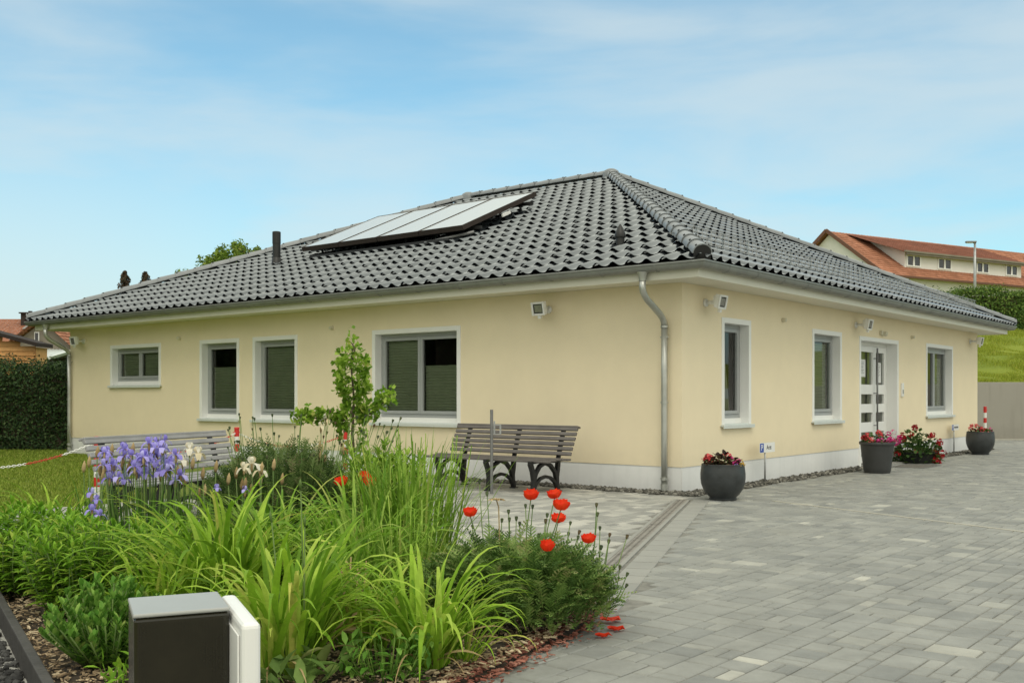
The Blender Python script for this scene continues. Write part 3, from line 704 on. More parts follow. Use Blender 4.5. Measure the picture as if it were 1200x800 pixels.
# drain line from the corner downpipe into the yard
d0, d1 = Vector((2.06,12.42,0)), Vector((.40,6.42,0)); dd = (d1-d0).normalized(); dn = Vector((-dd.y, dd.x, 0))   # dn points to the right (yard) side?
if dn.x < 0: dn = -dn
def drain_side(x, y): return (Vector((x,y,0))-d0).dot(dn)
def along(x, y): return (Vector((x,y,0))-d0).dot(dd)
bed = [(-1.72,3.62),(-.95,3.75),(-.42,4.05),(-.11,4.54),(.17,5.05),(.41,5.55),(.50,6.05),(.42,6.7),(.15,7.6),(-.35,8.5),(-1.1,9.3),(-2.0,9.75),(-2.9,9.6),(-3.5,8.9),(-3.75,7.9),(-3.45,6.85),(-2.89,5.83),(-2.06,4.48)]
def inside(x, y, poly):
    c = False; n = len(poly)
    for i in range(n):
        x0, y0 = poly[i]; x1, y1 = poly[i-1]
        if (y0 > y) != (y1 > y) and x < (x1-x0)*(y-y0)/(y1-y0)+x0: c = not c
    return c
def bed_in(x, y, grow=0): return inside(x, y, bed)
g = MB(); g.add([W(-14,-24,-.008), W(30,-24,-.008), W(30,-.0,-.008), W(0,0,-.008), W(0,4.6,-.008), W(-14,4.6,-.008)], [(0,1,2,3,4,5)]); g.add([W(14.2,0,-.008), W(30,0,-.008), W(30,9,-.008), W(14.2,9,-.008)], [(0,1,2,3)])
struct(g.build('paving_bedding', 'joint'))
pm, pp, ps = MB(), MB(), MB()
def paver(mb, b0, b1, a0, a1, rr):
    j, bv, h = .0045, .007, rnd.uniform(-.0015, .0015)
    b0 += j; b1 -= j; a0 += j; a1 -= j
    lo = [W(b0,a0,-.012), W(b1,a0,-.012), W(b1,a1,-.012), W(b0,a1,-.012)]; hi = [W(b0+bv,a0+bv,h), W(b1-bv,a0+bv,h), W(b1-bv,a1-bv,h), W(b0+bv,a1-bv,h)]
    tl = [rnd.uniform(-.0012,.0012) for _ in range(4)]
    for k in range(4): hi[k].z += tl[k]; lo[k].z = -.012
    md = [W(b0,a0,h-.006), W(b1,a0,h-.006), W(b1,a1,h-.006), W(b0,a1,h-.006)]
    vs = lo+md+hi
    mb.add(vs, [(8,9,10,11)]+[(k, (k+1)%4, 4+(k+1)%4, 4+k) for k in range(4)]+[(4+k, 4+(k+1)%4, 8+(k+1)%4, 8+k) for k in range(4)], rr)
# strips 0.6 m wide run along the entrance wall; each is packed with three sizes of paver on a 10 cm module
na, nb = 6, 500
a_s = -24.0
strip = 0
while a_s < 9:
    occ = [[False]*nb for _ in range(na)]
    b_off = -14+rnd.choice((0,.03,.05,.07))
    for ib in range(nb):
        for ia in range(na):
            if occ[ia][ib]: continue
            opts = [(3,2),(2,2),(2,3),(3,2),(2,3),(2,2),(1,2),(3,3),(2,1)]
            rnd.shuffle(opts); opts += [(1,2),(2,1),(1,1)]
            for (wa, wb) in opts:
                if ia+wa > na or ib+wb > nb: continue
                rest = na-(ia+wa)
                if any(occ[ia+x][ib+y] for x in range(wa) for y in range(wb)): continue
                break
            for x in range(wa):
                for y in range(wb): occ[ia+x][ib+y] = True
            b0, b1 = b_off+ib*.082, b_off+(ib+wb)*.082; a0, a1 = a_s+ia*.082, a_s+(ia+wa)*.082
            cb, ca = (b0+b1)/2, (a0+a1)/2; p = W(cb, ca)
            if p.y < 2.6 or p.y > 31 or p.x > p.y*.62+2.5 or p.x < -p.y*.56-1.5: continue
            if cb > -.33 and ca > -.33 and ca < LL+1 and cb < RR+.33: continue
            if cb < 0 and ca > 4.6: continue
            if ca > 4.6 and cb < 14: continue
            if bed_in(p.x, p.y): continue
            s = drain_side(p.x, p.y); al = along(p.x, p.y)
            left = s < 0
            if -.13 < s < .34 and -.15 < al < 7: continue
            v = rnd.random()
            if not left:
                v = min(.93, rnd.gauss(.40, .20)); v = max(0, v)
                if rnd.random() < .012: v = rnd.uniform(.88, 1)
                paver(pm, b0, b1, a0, a1, v)
            else: paver(pp, b0, b1, a0, a1, v)
    a_s += .492; strip += 1
struct(pm.build('paved_yard', 'paver')); struct(pp.build('patio_paving', 'paver_pale'))
# border slabs on the yard side of the drain
t = 0.0
while t < 6.3:
    ln = .30
    q = [d0+dd*(t+.004)+dn*.125, d0+dd*(t+ln-.004)+dn*.125, d0+dd*(t+ln-.004)+dn*.325, d0+dd*(t+.004)+dn*.325]
    c = sum(q, Vector())/4
    if not bed_in(c.x, c.y):
        ps.add([p+Vector((0,0,-.012)) for p in q]+[c+(p-c)*.965+Vector((0,0,.001)) for p in q], [(4,5,6,7)]+[(k,(k+1)%4,4+(k+1)%4,4+k) for k in range(4)])
    t += ln
struct(ps.build('border_paving', 'slab'))
g = MB()
for s0, s1, zt in ((-.09,-.055,.003), (.06,.095,.003)):
    q = [d0+dn*s0, d1+dn*s0, d1+dn*s1, d0+dn*s1]; g.add([p+Vector((0,0,-.02)) for p in q]+[p+Vector((0,0,zt)) for p in q], [(4,5,6,7),(0,1,5,4),(1,2,6,5),(2,3,7,6),(3,0,4,7)])
dr = thing('drain_channel', 'narrow slotted drain channel running from the house corner across the paving', 'drain', d0)
o = g.build('channel_edge', 'concrete', dr); o.location = -d0
g = MB(); L_ = (d1-d0).length; k = 0.0
while k < L_:
    c0 = d0+dd*k; c1 = d0+dd*min(L_, k+.485)
    for s0, s1 in ((-.053,-.034),(-.012,.016),(.038,.058)):
        q = [c0+dn*s0, c1+dn*s0, c1+dn*s1, c0+dn*s1]; g.add([p+Vector((0,0,-.03)) for p in q]+[p+Vector((0,0,.001)) for p in q], [(4,5,6,7),(0,1,5,4),(1,2,6,5),(2,3,7,6),(3,0,4,7)])
    j = .0
    while j < .48:
        e0 = c0+dd*j; e1 = c0+dd*(j+.012)
        q = [e0+dn*-.05, e1+dn*-.05, e1+dn*.055, e0+dn*.055]; g.add([p+Vector((0,0,-.03)) for p in q]+[p+Vector((0,0,-.001)) for p in q], [(4,5,6,7),(0,1,5,4),(1,2,6,5),(2,3,7,6),(3,0,4,7)]); j += .03
    k += .5
o = g.build('grating', 'drain', dr); o.location = -d0
# pale straight seam across the yard
s0, s1 = gp(905,586.5), gp(1290,634)
sd = (s1-s0).normalized(); sn = Vector((-sd.y, sd.x, 0))
g = MB(); q = [s0-sn*.022, s1-sn*.022, s1+sn*.022, s0+sn*.022]; g.add([p+Vector((0,0,-.01)) for p in q]+[p+Vector((0,0,.0045)) for p in q], [(4,5,6,7),(0,1,5,4),(2,3,7,6)])
struct(g.build('paving_seam', 'seam'))
# planting bed: mounded soil with bark chips, board edging on its left
g = MB(); cx = sum(p[0] for p in bed)/len(bed); cy = sum(p[1] for p in bed)/len(bed); rings = [(1.0,-.005),(.97,.020),(.9,.034),(.7,.038),(.4,.038),(.0,.038)]; vs = []; m = 0
sub = []
for i in range(len(bed)):
    x0, y0 = bed[i]; x1, y1 = bed[(i+1) % len(bed)]
    for k in range(5): sub.append((x0+(x1-x0)*k/5, y0+(y1-y0)*k/5))
for s, z in rings:
    for (x, y) in sub: vs.append((cx+(x-cx)*s+rnd.uniform(-.012,.012)*(s < 1), cy+(y-cy)*s+rnd.uniform(-.012,.012)*(s < 1), z+rnd.uniform(-.006,.006)))
m = len(sub)
g.add(vs, [(r*m+i, r*m+(i+1)%m, (r+1)*m+(i+1)%m, (r+1)*m+i) for r in range(len(rings)-1) for i in range(m)])
struct(g.build('bed_soil', 'soil', smooth=True))
def scatter_chips(name, mt, n, region, size, zf, kind='stuff'):
    g = MB(); c = 0
    while c < n:
        x, y, z = region()
        if x is None: continue
        c += 1
        a = rnd.random()*PI*2; l = size*rnd.uniform(.5,1.6); w = l*rnd.uniform(.22,.5); h = l*rnd.uniform(.08,.22)
        mm = Matrix.Translation((x,y,z+h*.4)) @ Matrix.Rotation(a,4,'Z') @ Matrix.Rotation(rnd.uniform(-.5,.5),4,'X') @ Matrix.Rotation(rnd.uniform(-.4,.4),4,'Y')
        g.box((-l/2,-w/2,-h/2),(l/2,w/2,h/2), m=mm)
    return g.build(name, mt)
def bark_region():
    x, y = rnd.uniform(-3.4,.5), rnd.uniform(3.7,7.0)
    return (x, y, .045) if bed_in(x, y) else (None,0,0)
tag(struct(scatter_chips('bark_mulch', 'chip', 12000, bark_region, .021, 0), 'stuff'), 'light brown bark chips covering the soil of the flower bed', 'mulch')
edge = [(-.42,4.05),(-.11,4.54),(.17,5.05),(.41,5.55),(.50,6.05)]
def litter_region():
    k = rnd.randrange(len(edge)-1); t = rnd.random(); x = edge[k][0]*(1-t)+edge[k+1][0]*t; y = edge[k][1]*(1-t)+edge[k+1][1]*t
    r_ = rnd.gauss(-.05,.06); return (x+.85*r_, y-.5*r_, .012 if r_ > -.02 else .03)
tag(struct(scatter_chips('petal_litter', 'litter', 1100, litter_region, .022, 0), 'stuff'), 'dry reddish petals and bits along the paved edge of the flower bed', 'litter')
e0, e1, e2 = Vector((-1.60,3.73,0)), Vector((-2.06,4.48,0)), Vector((-3.45,6.76,0))
bd = (e2-e0).normalized(); bn = Vector((-bd.y, bd.x, 0))
eb = MB(); q = [e0, e2, e2+bn*.045, e0+bn*.045]; eb.add([p+Vector((0,0,-.05)) for p in q]+[p+Vector((0,0,.115)) for p in q], [(0,3,2,1),(4,5,6,7),(0,1,5,4),(1,2,6,5),(2,3,7,6),(3,0,4,7)])
o = bevel(eb.build('edging_board', 'board'), .006); tag(o, 'dark edging board along the left side of the flower bed', 'edging')
# gravel strip at the foot of the walls, dark gravel left of the bed
M['stone_dark'] = attr_mat('dark_gravel_stones', [(0, (0.02, 0.02, 0.02)), (1, (0.07, 0.07, 0.068))], rough=0.85, noise=0.2)
def stones(name, n, region, size, label, mt='stone'):
    g = MB(); c = 0
    ico = [(0,0,1),(.9,0,.4),(.28,.85,.4),(-.72,.53,.4),(-.72,-.53,.4),(.28,-.85,.4),(.72,.53,-.4),(-.28,.85,-.4),(-.9,0,-.4),(-.28,-.85,-.4),(.72,-.53,-.4),(0,0,-1)]
    fs = [(0,1,2),(0,2,3),(0,3,4),(0,4,5),(0,5,1),(1,6,2),(2,7,3),(3,8,4),(4,9,5),(5,10,1),(6,7,2),(7,8,3),(8,9,4),(9,10,5),(10,6,1)]
    for _ in range(n):
        x, y = region(); s = size*rnd.uniform(.6,1.5); a = rnd.random()*6.28; sx, sy, sz = s*rnd.uniform(.7,1.3), s*rnd.uniform(.7,1.2), s*rnd.uniform(.5,.9)
        vs = []
        for p in ico:
            j = rnd.uniform(.85,1.15); px, py = p[0]*sx*j, p[1]*sy*j
            vs.append((x+px*math.cos(a)-py*math.sin(a), y+px*math.sin(a)+py*math.cos(a), p[2]*sz*j+sz*.45))
        g.add(vs, fs)
    o = g.build(name, mt); struct(o, 'stuff'); return tag(o, label, 'gravel')
def wall_gravel():
    if rnd.random() < .45:
        p = W(rnd.uniform(-.34,-.01), rnd.uniform(-.3, 5.2))
    else: 
        b = rnd.uniform(-.3, RR+.2)
        while 6.2 < b < 8.45: b = rnd.uniform(-.3, RR+.2)
        p = W(b, rnd.uniform(-.34,-.01))
    return p.x, p.y
stones('gravel', 3800, wall_gravel, .024, 'strip of dark gravel along the foot of the house walls')
def side_gravel():
    t = rnd.random(); p = e0.lerp(e2, t)+bn*rnd.uniform(.06,.75); return p.x, p.y
stones('gravel', 3000, side_gravel, .016, 'dark fine gravel left of the edging board in the lower left corner', 'stone_dark')
# lawn blades on the visible lawn left of the house
g = MB(); c = 0
while c < 42000:
    y = rnd.uniform(10.2, 24.5); x = rnd.uniform(-.53*y-.3, -.36*y)
    b, a = local(x, y)
    if a < 4.62 or (b > -.12 and a < LL+.2): continue
    if x < -13: continue
    c += 1
    h = rnd.uniform(.02,.05); t = rnd.random()*6.28; w = .004+.0003*y; lx, ly = rnd.uniform(-.025,.025), rnd.uniform(-.025,.025)
    g.add([(x-w*math.cos(t), y-w*math.sin(t), -.02), (x+w*math.cos(t), y+w*math.sin(t), -.02), (x+lx, y+ly, -.02+h)], [(0,1,2)])
o = g.build('lawn_grass', 'blade'); struct(o, 'stuff'); tag(o, 'short green grass of the lawn beside the house', 'grass')

# ================================================================== NEIGHBOURHOOD
def wall_quad(mb, p, q, z0, z1, r=None): mb.add([(p[0],p[1],z0),(q[0],q[1],z0),(q[0],q[1],z1),(p[0],p[1],z1)], [(0,1,2,3)], r)
# retaining wall on the right
t = thing('retaining_wall', 'beige grey concrete retaining wall at the right below the grass slope', 'wall', (17,29.4,0))
xs = [-6.0, -.75, 4.3, 9.4, 14.5]
for i in range(4):
    g = MB(); g.box((xs[i]+.006,-.12,-.1),(xs[i+1]-.006,.12,1.64)); bevel(g.build('wall_panel', 'retain', t), .012)
g = MB(); g.box((-6,-.3,-.05),(14.5,-.125,.03)); g.build('footing_kerb', 'seam', t)
# hedges and crowns made of leaf cards
def leaves(mb, centre_fn, n, size, up=.3, curl=True):
    for _ in range(n):
        p, nn = centre_fn(); s = size*rnd.uniform(.6,1.4)
        nn = (Vector(nn)+Vector((rnd.gauss(0,.7), rnd.gauss(0,.7), rnd.gauss(up,.6)))).normalized()
        t = nn.cross(Vector((rnd.gauss(0,1), rnd.gauss(0,1), rnd.gauss(0,1)))).normalized(); b = nn.cross(t)
        p = Vector(p)
        mb.add([p-t*s*.5, p-b*s*.28+nn*s*.05, p+t*s*.55, p+b*s*.28+nn*s*.05], [(0,1,2,3)])
def hedge(name, label, x0, x1, y0, y1, z0, z1, n, size, m, group=None, bumps=.12):
    t = thing(name, label, 'hedge', ((x0+x1)/2, (y0+y1)/2, z0), 0, group); cx, cy = (x0+x1)/2, (y0+y1)/2
    g = MB(); ph = rnd.random()*6
    def top(x): return z1-z0+bumps*math.sin(x*1.7+ph)+bumps*.6*math.sin(x*4.1+ph*2)+bumps*.4*math.sin(x*9+ph)
    def fn():
        r_ = rnd.random()
        x = rnd.uniform(x0, x1); tz = top(x)
        if r_ < .62: 
            z = rnd.random()*tz; return (x-cx, y0-cy+rnd.gauss(.08,.10)+.05*math.sin(z*5+x*3), z), (0,-1,.25)
        if r_ < .9: return (x-cx, rnd.uniform(y0,y1)-cy, tz+rnd.gauss(-.03,.10)), (0,0,1)
        s = rnd.choice((x0,x1)); return (s-cx+rnd.gauss(0,.08), rnd.uniform(y0,y1)-cy, rnd.random()*tz), ((-1 if s == x0 else 1),0,.2)
    leaves(g, fn, n, size)
    g.build('foliage', m, t)
    g = MB(); g.box((x0-cx+.18, y0-cy+.22, 0), (x1-cx-.18, y1-cy-.2, z1-z0-.25)); g.build('inner_twigs', 'bark', t)
    return t
hedge('hedge', 'tall dark green clipped hedge at the left edge beside the house', -16.5, -10.08, 24.0, 25.6, -.02, 2.0, 34000, .07, M['hedge'], bumps=.06)
hedge('hedge', 'bright topped privet hedge at the head of the grass slope on the right', 14, 34, 46.5, 48.6, 3.95, 6.02, 52000, .11, M['hedge2'], bumps=.10)
bt = hedge('hedge', 'tall leafy garden hedge outside the picture on the left, mirrored in the windows', -19.5, -16.9, 4.0, 27.0, -.02, 5.6, 10, .3, M['hedge2'])
bpy.data.objects.remove(bt.children[0]); bt.children[0].scale = (1,1,1)
g = MB()
def bfn():
    return (1.15+rnd.gauss(0,.25), rnd.uniform(-11.4,11.4), rnd.random()*5.7+rnd.gauss(0,.15)), (1,0,.3)
leaves(g, bfn, 30000, .2); g.build('foliage', M['hedge'], bt)
def crown_tree(name, label, loc, trunk_h, clumps, n, size, m, group=None):
    t = thing(name, label, 'tree', loc, 0, group)
    g = MB(); g.tube([(0,0,-.2),(.05,0,trunk_h*.4),(-.05,.05,trunk_h*.8),(0,0,trunk_h*1.15)], [.22,.18,.13,.06], 8)
    for c, r_ in clumps: g.tube([(0,0,trunk_h*.75), Vector(c)*.5+Vector((0,0,trunk_h*.42)), c], [.09,.06,.02], 6)
    g.build('trunk', 'bark', t, True)
    g = MB(); ws = [r_**2 for c, r_ in clumps]; sub_c = []
    for c, r_ in clumps:                                   # sub-clumps leave gaps between them
        for _ in range(int(14+r_*12)):
            d = Vector((rnd.gauss(0,1), rnd.gauss(0,1), rnd.gauss(0,.9))).normalized(); sub_c.append((Vector(c)+d*r_*rnd.uniform(.55,1.05), r_*rnd.uniform(.16,.34)))
    wts = [s[1]**2 for s in sub_c]
    def fn():
        c, r_ = rnd.choices(sub_c, wts)[0]; d = Vector((rnd.gauss(0,1), rnd.gauss(0,1), rnd.gauss(0,.8))).normalized()
        return c+d*r_*rnd.random()**.4, d
    leaves(g, fn, n, size)
    g.build('crown', m, t); return t
crown_tree('broadleaf_tree', 'green broadleaf tree whose crown rises behind the roof left of the vent pipe', (-14.0,52,0), 4.6,
    [((0,0,7.0),2.0),((.9,0,7.6),1.3),((-1.6,0,6.4),1.4),((1.4,.3,7.3),1.5),((2.4,-.2,7.0),1.0),((-.6,.4,7.7),1.1),((.5,0,8.1),.8),((1.5,0,8.2),.7),((-2.5,.2,6.0),1.0),((3.1,.2,7.4),.6),((-1.4,0,7.2),.7)], 24000, .17, M['tree'])
def conifer(label, loc, h, r0, n):
    t = thing('conifer', label, 'tree', loc, 0, 'conifers behind the house'); g = MB(); g.tube([(0,0,-.2),(0,0,h)], [.2,.02], 7); g.build('trunk', 'bark', t, True)
    g = MB()
    def fn():
        z = h*(1-rnd.random()**1.3*.8); rr = r0*(1-z/h)**.8+.10; a = rnd.random()*6.28; q = rr*rnd.uniform(.2,1)**.7*(.55+.45*math.sin(z*11+2*math.sin(a*3)))
        return (q*math.cos(a), q*math.sin(a), z), (math.cos(a), math.sin(a), .1)
    leaves(g, fn, int(n*1.2), .15, up=0); g.build('crown', 'conifer', t)
conifer('brownish conifer top above the roof edge, left one of the close pair', (-22.6,60,0), 8.5, 2.4, 4500)
conifer('brownish conifer top above the roof edge, right one of the close pair', (-21.4,60,0), 8.45, 2.5, 4500)
conifer('tiny conifer tip alone above the roof edge right of the close pair', (-20.7,60.5,0), 7.95, .9, 900)

# --- timber shed, grey house and red roofs at the left
sh = thing('timber_shed', 'shed with orange horizontal timber cladding behind the dark hedge', 'shed', (-15.6,28.0,0))
g = MB(); z = .0; x1s = 2.62
def shed_top(x): return 2.62+(x1s-x)*.268
k = 0
while z < 4.6:
    x_end = x1s if z < shed_top(x1s)-.06 else x1s-(z+.13-shed_top(x1s))/.268
    if x_end > -3.5:
        g.add([(-3.6,-.015,z),(x_end,-.015,z),(x_end,.012,z+.135),(-3.6,.012,z+.135)], [(0,1,2,3)], rnd.random()); g.add([(-3.6,.02,z+.0),(x_end,.02,z+.0),(x_end,-.015,z),(-3.6,-.015,z)], [(0,1,2,3)], rnd.random())
    z += .13; k += 1
g.build('cladding', 'larch', sh)
g = MB(); g.box((x1s-.06,.03,0),(x1s-.0,.7,shed_top(x1s)-.05)); g.build('side_wall', 'larch', sh)
g = MB(); 
def sheet(mb, xa, xb, ya, yb, th, zf):
    mb.add([(xa,ya,zf(xa)),(xb,ya,zf(xb)),(xb,yb,zf(xb)),(xa,yb,zf(xa)),(xa,ya,zf(xa)+th),(xb,ya,zf(xb)+th),(xb,yb,zf(xb)+th),(xa,yb,zf(xa)+th)], [(0,3,2,1),(4,5,6,7),(0,1,5,4),(1,2,6,5),(2,3,7,6),(3,0,4,7)])
sheet(g, -3.9, x1s+.14, -.22, .75, .10, shed_top); g.build('roof', 'dark_trim', sh)
gh = thing('grey_house', 'grey brown rendered house with a red tiled roof behind the timber shed', 'house', (-15.9,36,0))
def px(u, d): return (u-CX0)/FPX*d
def pz(v, d): return CAMH-(v-HY0)/FPX*d
D0 = 36.0; X = lambda u: px(u, D0)+15.9; Z = lambda v: pz(v, D0)
g = MB(); g.add([(X(18),0,0),(X(110),0,0),(X(110),0,Z(430)),(X(64),0,Z(389)),(X(50),0,Z(377)),(X(18),0,Z(401))], [(0,1,2,3,4,5)]); g.build('wall', 'render_grey', gh)
def tiled_roof(p00, p10, p11, p01, rows, name, m, parent, cols=30):
    p00, p10, p11, p01 = map(Vector, (p00, p10, p11, p01)); g = MB(); n = (p10-p00).cross(p01-p00).normalized()
    if n.z < 0: n = -n
    for r_ in range(rows):
        for c in range(cols):
            def P(s, t): return p00.lerp(p10, s).lerp(p01.lerp(p11, s), t)
            s0, s1, t0_, t1_ = c/cols, (c+1)/cols, r_/rows, (r_+1)/rows; j = rnd.uniform(0,.008)
            sm = s0*.55+s1*.45
            vs = [P(s0,t0_)+n*(.01+j), P(s0,t0_)+n*(.03+j), P(sm,t0_)+n*(.055+j), P(s1,t0_)+n*(.03+j), P(s1,t1_)+n*.012, P(sm,t1_)+n*.035, P(s0,t1_)+n*.012]
            g.add(vs, [(1,2,5,6),(2,3,4,5),(0,3,2,1)])
    return g.build(name, m, parent)
tiled_roof((X(52),-.35,Z(379)), (X(125),-.35,Z(443)), (X(125),5.5,Z(443)), (X(52),5.5,Z(379)), 2, 'roof', 'red_roof', gh, 26) if False else None
rf = MB(); th_ = .09
def roof_plate(mb, pts, th):
    n = len(pts); mb.add([Vector(p) for p in pts]+[Vector(p)+Vector((0,0,th)) for p in pts], [tuple(range(n))[::-1], tuple(range(n, 2*n))]+[(i,(i+1)%n,n+(i+1)%n,n+i) for i in range(n)])
ro = tiled_roof((X(125),-.3,Z(440)), (X(125),6.5,Z(440)), (X(50),6.5,Z(374)), (X(50),-.3,Z(374)), 16, 'roof', 'red_roof', gh, 22)
tiled_roof((X(12),6.5,Z(403)), (X(12),-.3,Z(403)), (X(50),-.3,Z(374)), (X(50),6.5,Z(374)), 10, 'roof', 'red_roof', gh, 22)
w = MB(); w.box((X(41),-.05,Z(399.5)),(X(46.5),-.005,Z(389))); w = w.build('window', 'trim', gh); g = MB(); g.box((X(42),-.07,Z(398.5)),(X(45.5),-.052,Z(390))); g.build('pane', 'dark_glass', w)
g = MB(); g.box((X(40),-.12,Z(401.2)),(X(50),-.005,Z(400))); g.build('sill', 'dark_trim', w)
aw = MB(); n = 26; pts = []
for i in range(n+1):
    xx = X(34)+(X(88)-X(34))*i/n; zz = Z(417.5)+.05*math.cos(i*PI); pts += [(xx,-1.9,zz-.10),(xx,-.01,zz+.22)]
aw.add(pts, [(2*i,2*i+2,2*i+3,2*i+1) for i in range(n)]); o = aw.build('corrugated_canopy', 'sill', gh); sm_ = o.modifiers.new('solid','SOLIDIFY'); sm_.thickness = .045
g = MB(); g.box((X(38),-1.8,0),(X(38)+.1,-1.7,Z(420))); g.box((X(84),-1.8,0),(X(84)+.1,-1.7,Z(420))); g.box((X(34),-.06,Z(432)),(X(88),-.02,Z(419))); g.pieces('canopy_post', 'dark_trim', gh)
rh = thing('red_roofed_house', 'house with a long red tiled roof, skylight and dark chimney at the far left', 'house', (-21,44,0))
D1 = 44.0; X1 = lambda u: px(u, D1)+21; Z1 = lambda v: pz(v, D1)
g = MB(); g.box((X1(-60),.2,0),(X1(66),7,Z1(402))); g.build('wall', 'render_grey', rh)
tiled_roof((X1(-60),-.3,Z1(404)), (X1(30),-.3,Z1(404)), (X1(30),3.2,pz(374.5,47.2)), (X1(-60),3.2,pz(374.5,47.2)), 12, 'roof', 'red_roof', rh, 60)
g = MB(); cxa, cxb = px(28,46.5)+21, px(38,46.5)+21; g.box((cxa,2.2,pz(395,46.5)),(cxb,3.3,pz(368,46.5))); ch = g.build('chimney', 'dark_trim', rh); g = MB(); g.box((cxa-.05,2.1,pz(367.9,46.5)),(cxb+.05,3.4,pz(366.5,46.5))); g.tube([(cxa+.2,2.7,pz(367,46.5)),(cxa+.2,2.7,pz(364,46.5))], .09, 10); g.build('chimney_cap', 'dark_trim', ch)
n_ = Vector((0,-(pz(374.5,47.2)-Z1(404)),3.5)).normalized()
def RP(u, t, h): p = Vector((X1(u), -.3+3.5*t, Z1(404)+(pz(374.5,47.2)-Z1(404))*t)); return p+n_*h
g = MB(); g.add([RP(8,.50,.1),RP(17,.50,.1),RP(17,.80,.1),RP(8,.80,.1),RP(8,.50,.16),RP(17,.50,.16),RP(17,.80,.16),RP(8,.80,.16)], [(4,5,6,7),(0,1,5,4),(1,2,6,5),(2,3,7,6),(3,0,4,7)]); sk = g.build('skylight', 'grey_and_sky_sheen', rh)
g = MB(); g.add([RP(9,.53,.17),RP(16,.53,.17),RP(16,.77,.17),RP(9,.77,.17)], [(0,1,2,3)]); g.build('pane', 'panel', sk)

# --- house with the long dormer on the hill at the right
HD = Vector((.866,.5,0)); HP = Vector((.5,-.866,0)); AP = Vector((21.4,70,0))
dh = thing('dormer_house', 'white house with an orange tiled roof and long dormer on the right hill', 'house', (21.4,70,6.0))
zA, zE, gw, Lh = 12.45, 9.0, 4.85, 24.0
HPt = lambda s, q, z: tuple(HD*s+HP*q+Vector((0,0,z-6.0)))
pit = (zA-zE)/gw; zroof = lambda q: zA-pit*abs(q)
g = MB(); qw = 4.45
g.add([HPt(.35,-qw,5.0),HPt(.35,qw,5.0),HPt(.35,qw,zroof(qw)-.15),HPt(.35,0,zA-.15),HPt(.35,-qw,zroof(qw)-.15)], [(0,1,2,3,4)]); g.add([HPt(.35,qw,5.0),HPt(Lh-.35,qw,5.0),HPt(Lh-.35,qw,zroof(qw)-.15),HPt(.35,qw,zroof(qw)-.15)], [(0,1,2,3)])
g.add([HPt(Lh-.35,-qw,5.0),HPt(Lh-.35,qw,5.0),HPt(Lh-.35,qw,zroof(qw)-.15),HPt(Lh-.35,0,zA-.15),HPt(Lh-.35,-qw,zroof(qw)-.15)], [(0,1,2,3,4)])
g.build('wall', 'render_white', dh)
tiled_roof(HPt(0,gw,zE), HPt(Lh,gw,zE), HPt(Lh,0,zA), HPt(0,0,zA), 20, 'roof', 'red_roof', dh, 80); tiled_roof(HPt(Lh,-gw,zE), HPt(0,-gw,zE), HPt(0,0,zA), HPt(Lh,0,zA), 6, 'roof', 'red_roof', dh, 30)
g = MB()
for s in (-.02,):
    for q in (gw+.05, -gw-.05): g.bar(HPt(s,0,zA+.06), HPt(s,q,zroof(q)+.06), .08, .24, up=(0,0,1))
g.build('verge_board', 'brown_trim', dh)
g = MB(); g.bar(HPt(-.05,gw+.08,zE-.02), HPt(Lh,gw+.08,zE-.02), .16, .14); g.build('gutter', 'brown_trim', dh)
# dormer placed from its corners on the roof plane
def on_roof(u, v):
    o = Vector((0,0,CAMH)); d = Vector(((u-CX0)/FPX, 1, -(v-HY0)/FPX))
    n = Vector((HP.x*pit, HP.y*pit, 1)); p0 = Vector((AP.x, AP.y, zA)); t = (p0-o).dot(n)/d.dot(n); p = o+d*t; q = p-AP
    return q.dot(HD), q.dot(HP), p.z
s0_, q0_, zb0 = on_roof(1060,313.5); s1_, q1_, zb1 = on_roof(1197,326.5)
qd = (q0_+q1_)/2; zt_ = zroof(qd)+1.05; qtop = .35; zbk = zroof(qtop)
g = MB(); g.add([HPt(s0_,qd,zroof(qd)),HPt(s1_,qd,zroof(qd)),HPt(s1_,qd,zt_),HPt(s0_,qd,zt_)], [(0,1,2,3)])
for s in (s0_, s1_): g.add([HPt(s,qd,zroof(qd)-.05),HPt(s,qd,zt_),HPt(s,qtop+.3,zroof(qtop+.3)+.02)], [(0,1,2)])
dm = g.build('dormer', 'render_white', dh)
tiled_roof(HPt(s0_-.45,qd+.35,zt_-.06), HPt(s1_+.4,qd+.35,zt_-.06), HPt(s1_+.4,qtop-.2,zbk+.16), HPt(s0_-1.6,qtop-.2,zbk+.16), 9, 'dormer_roof', 'brown_roof', dm, 60)
g = MB(); g.bar(HPt(s0_-.5,qd+.42,zt_-.02), HPt(s1_+.45,qd+.42,zt_-.02), .12, .12); g.bar(HPt(s0_-.3,qd+.36,zt_-.15), HPt(s1_+.3,qd+.36,zt_-.15), .1, .12); g.build('dormer_gutter', 'render_grey', dm)
def s_at(u):
    a = (u-CX0)/FPX; b0 = AP+HP*qd; return (a*b0.y-b0.x)/(HD.x-a*HD.y)
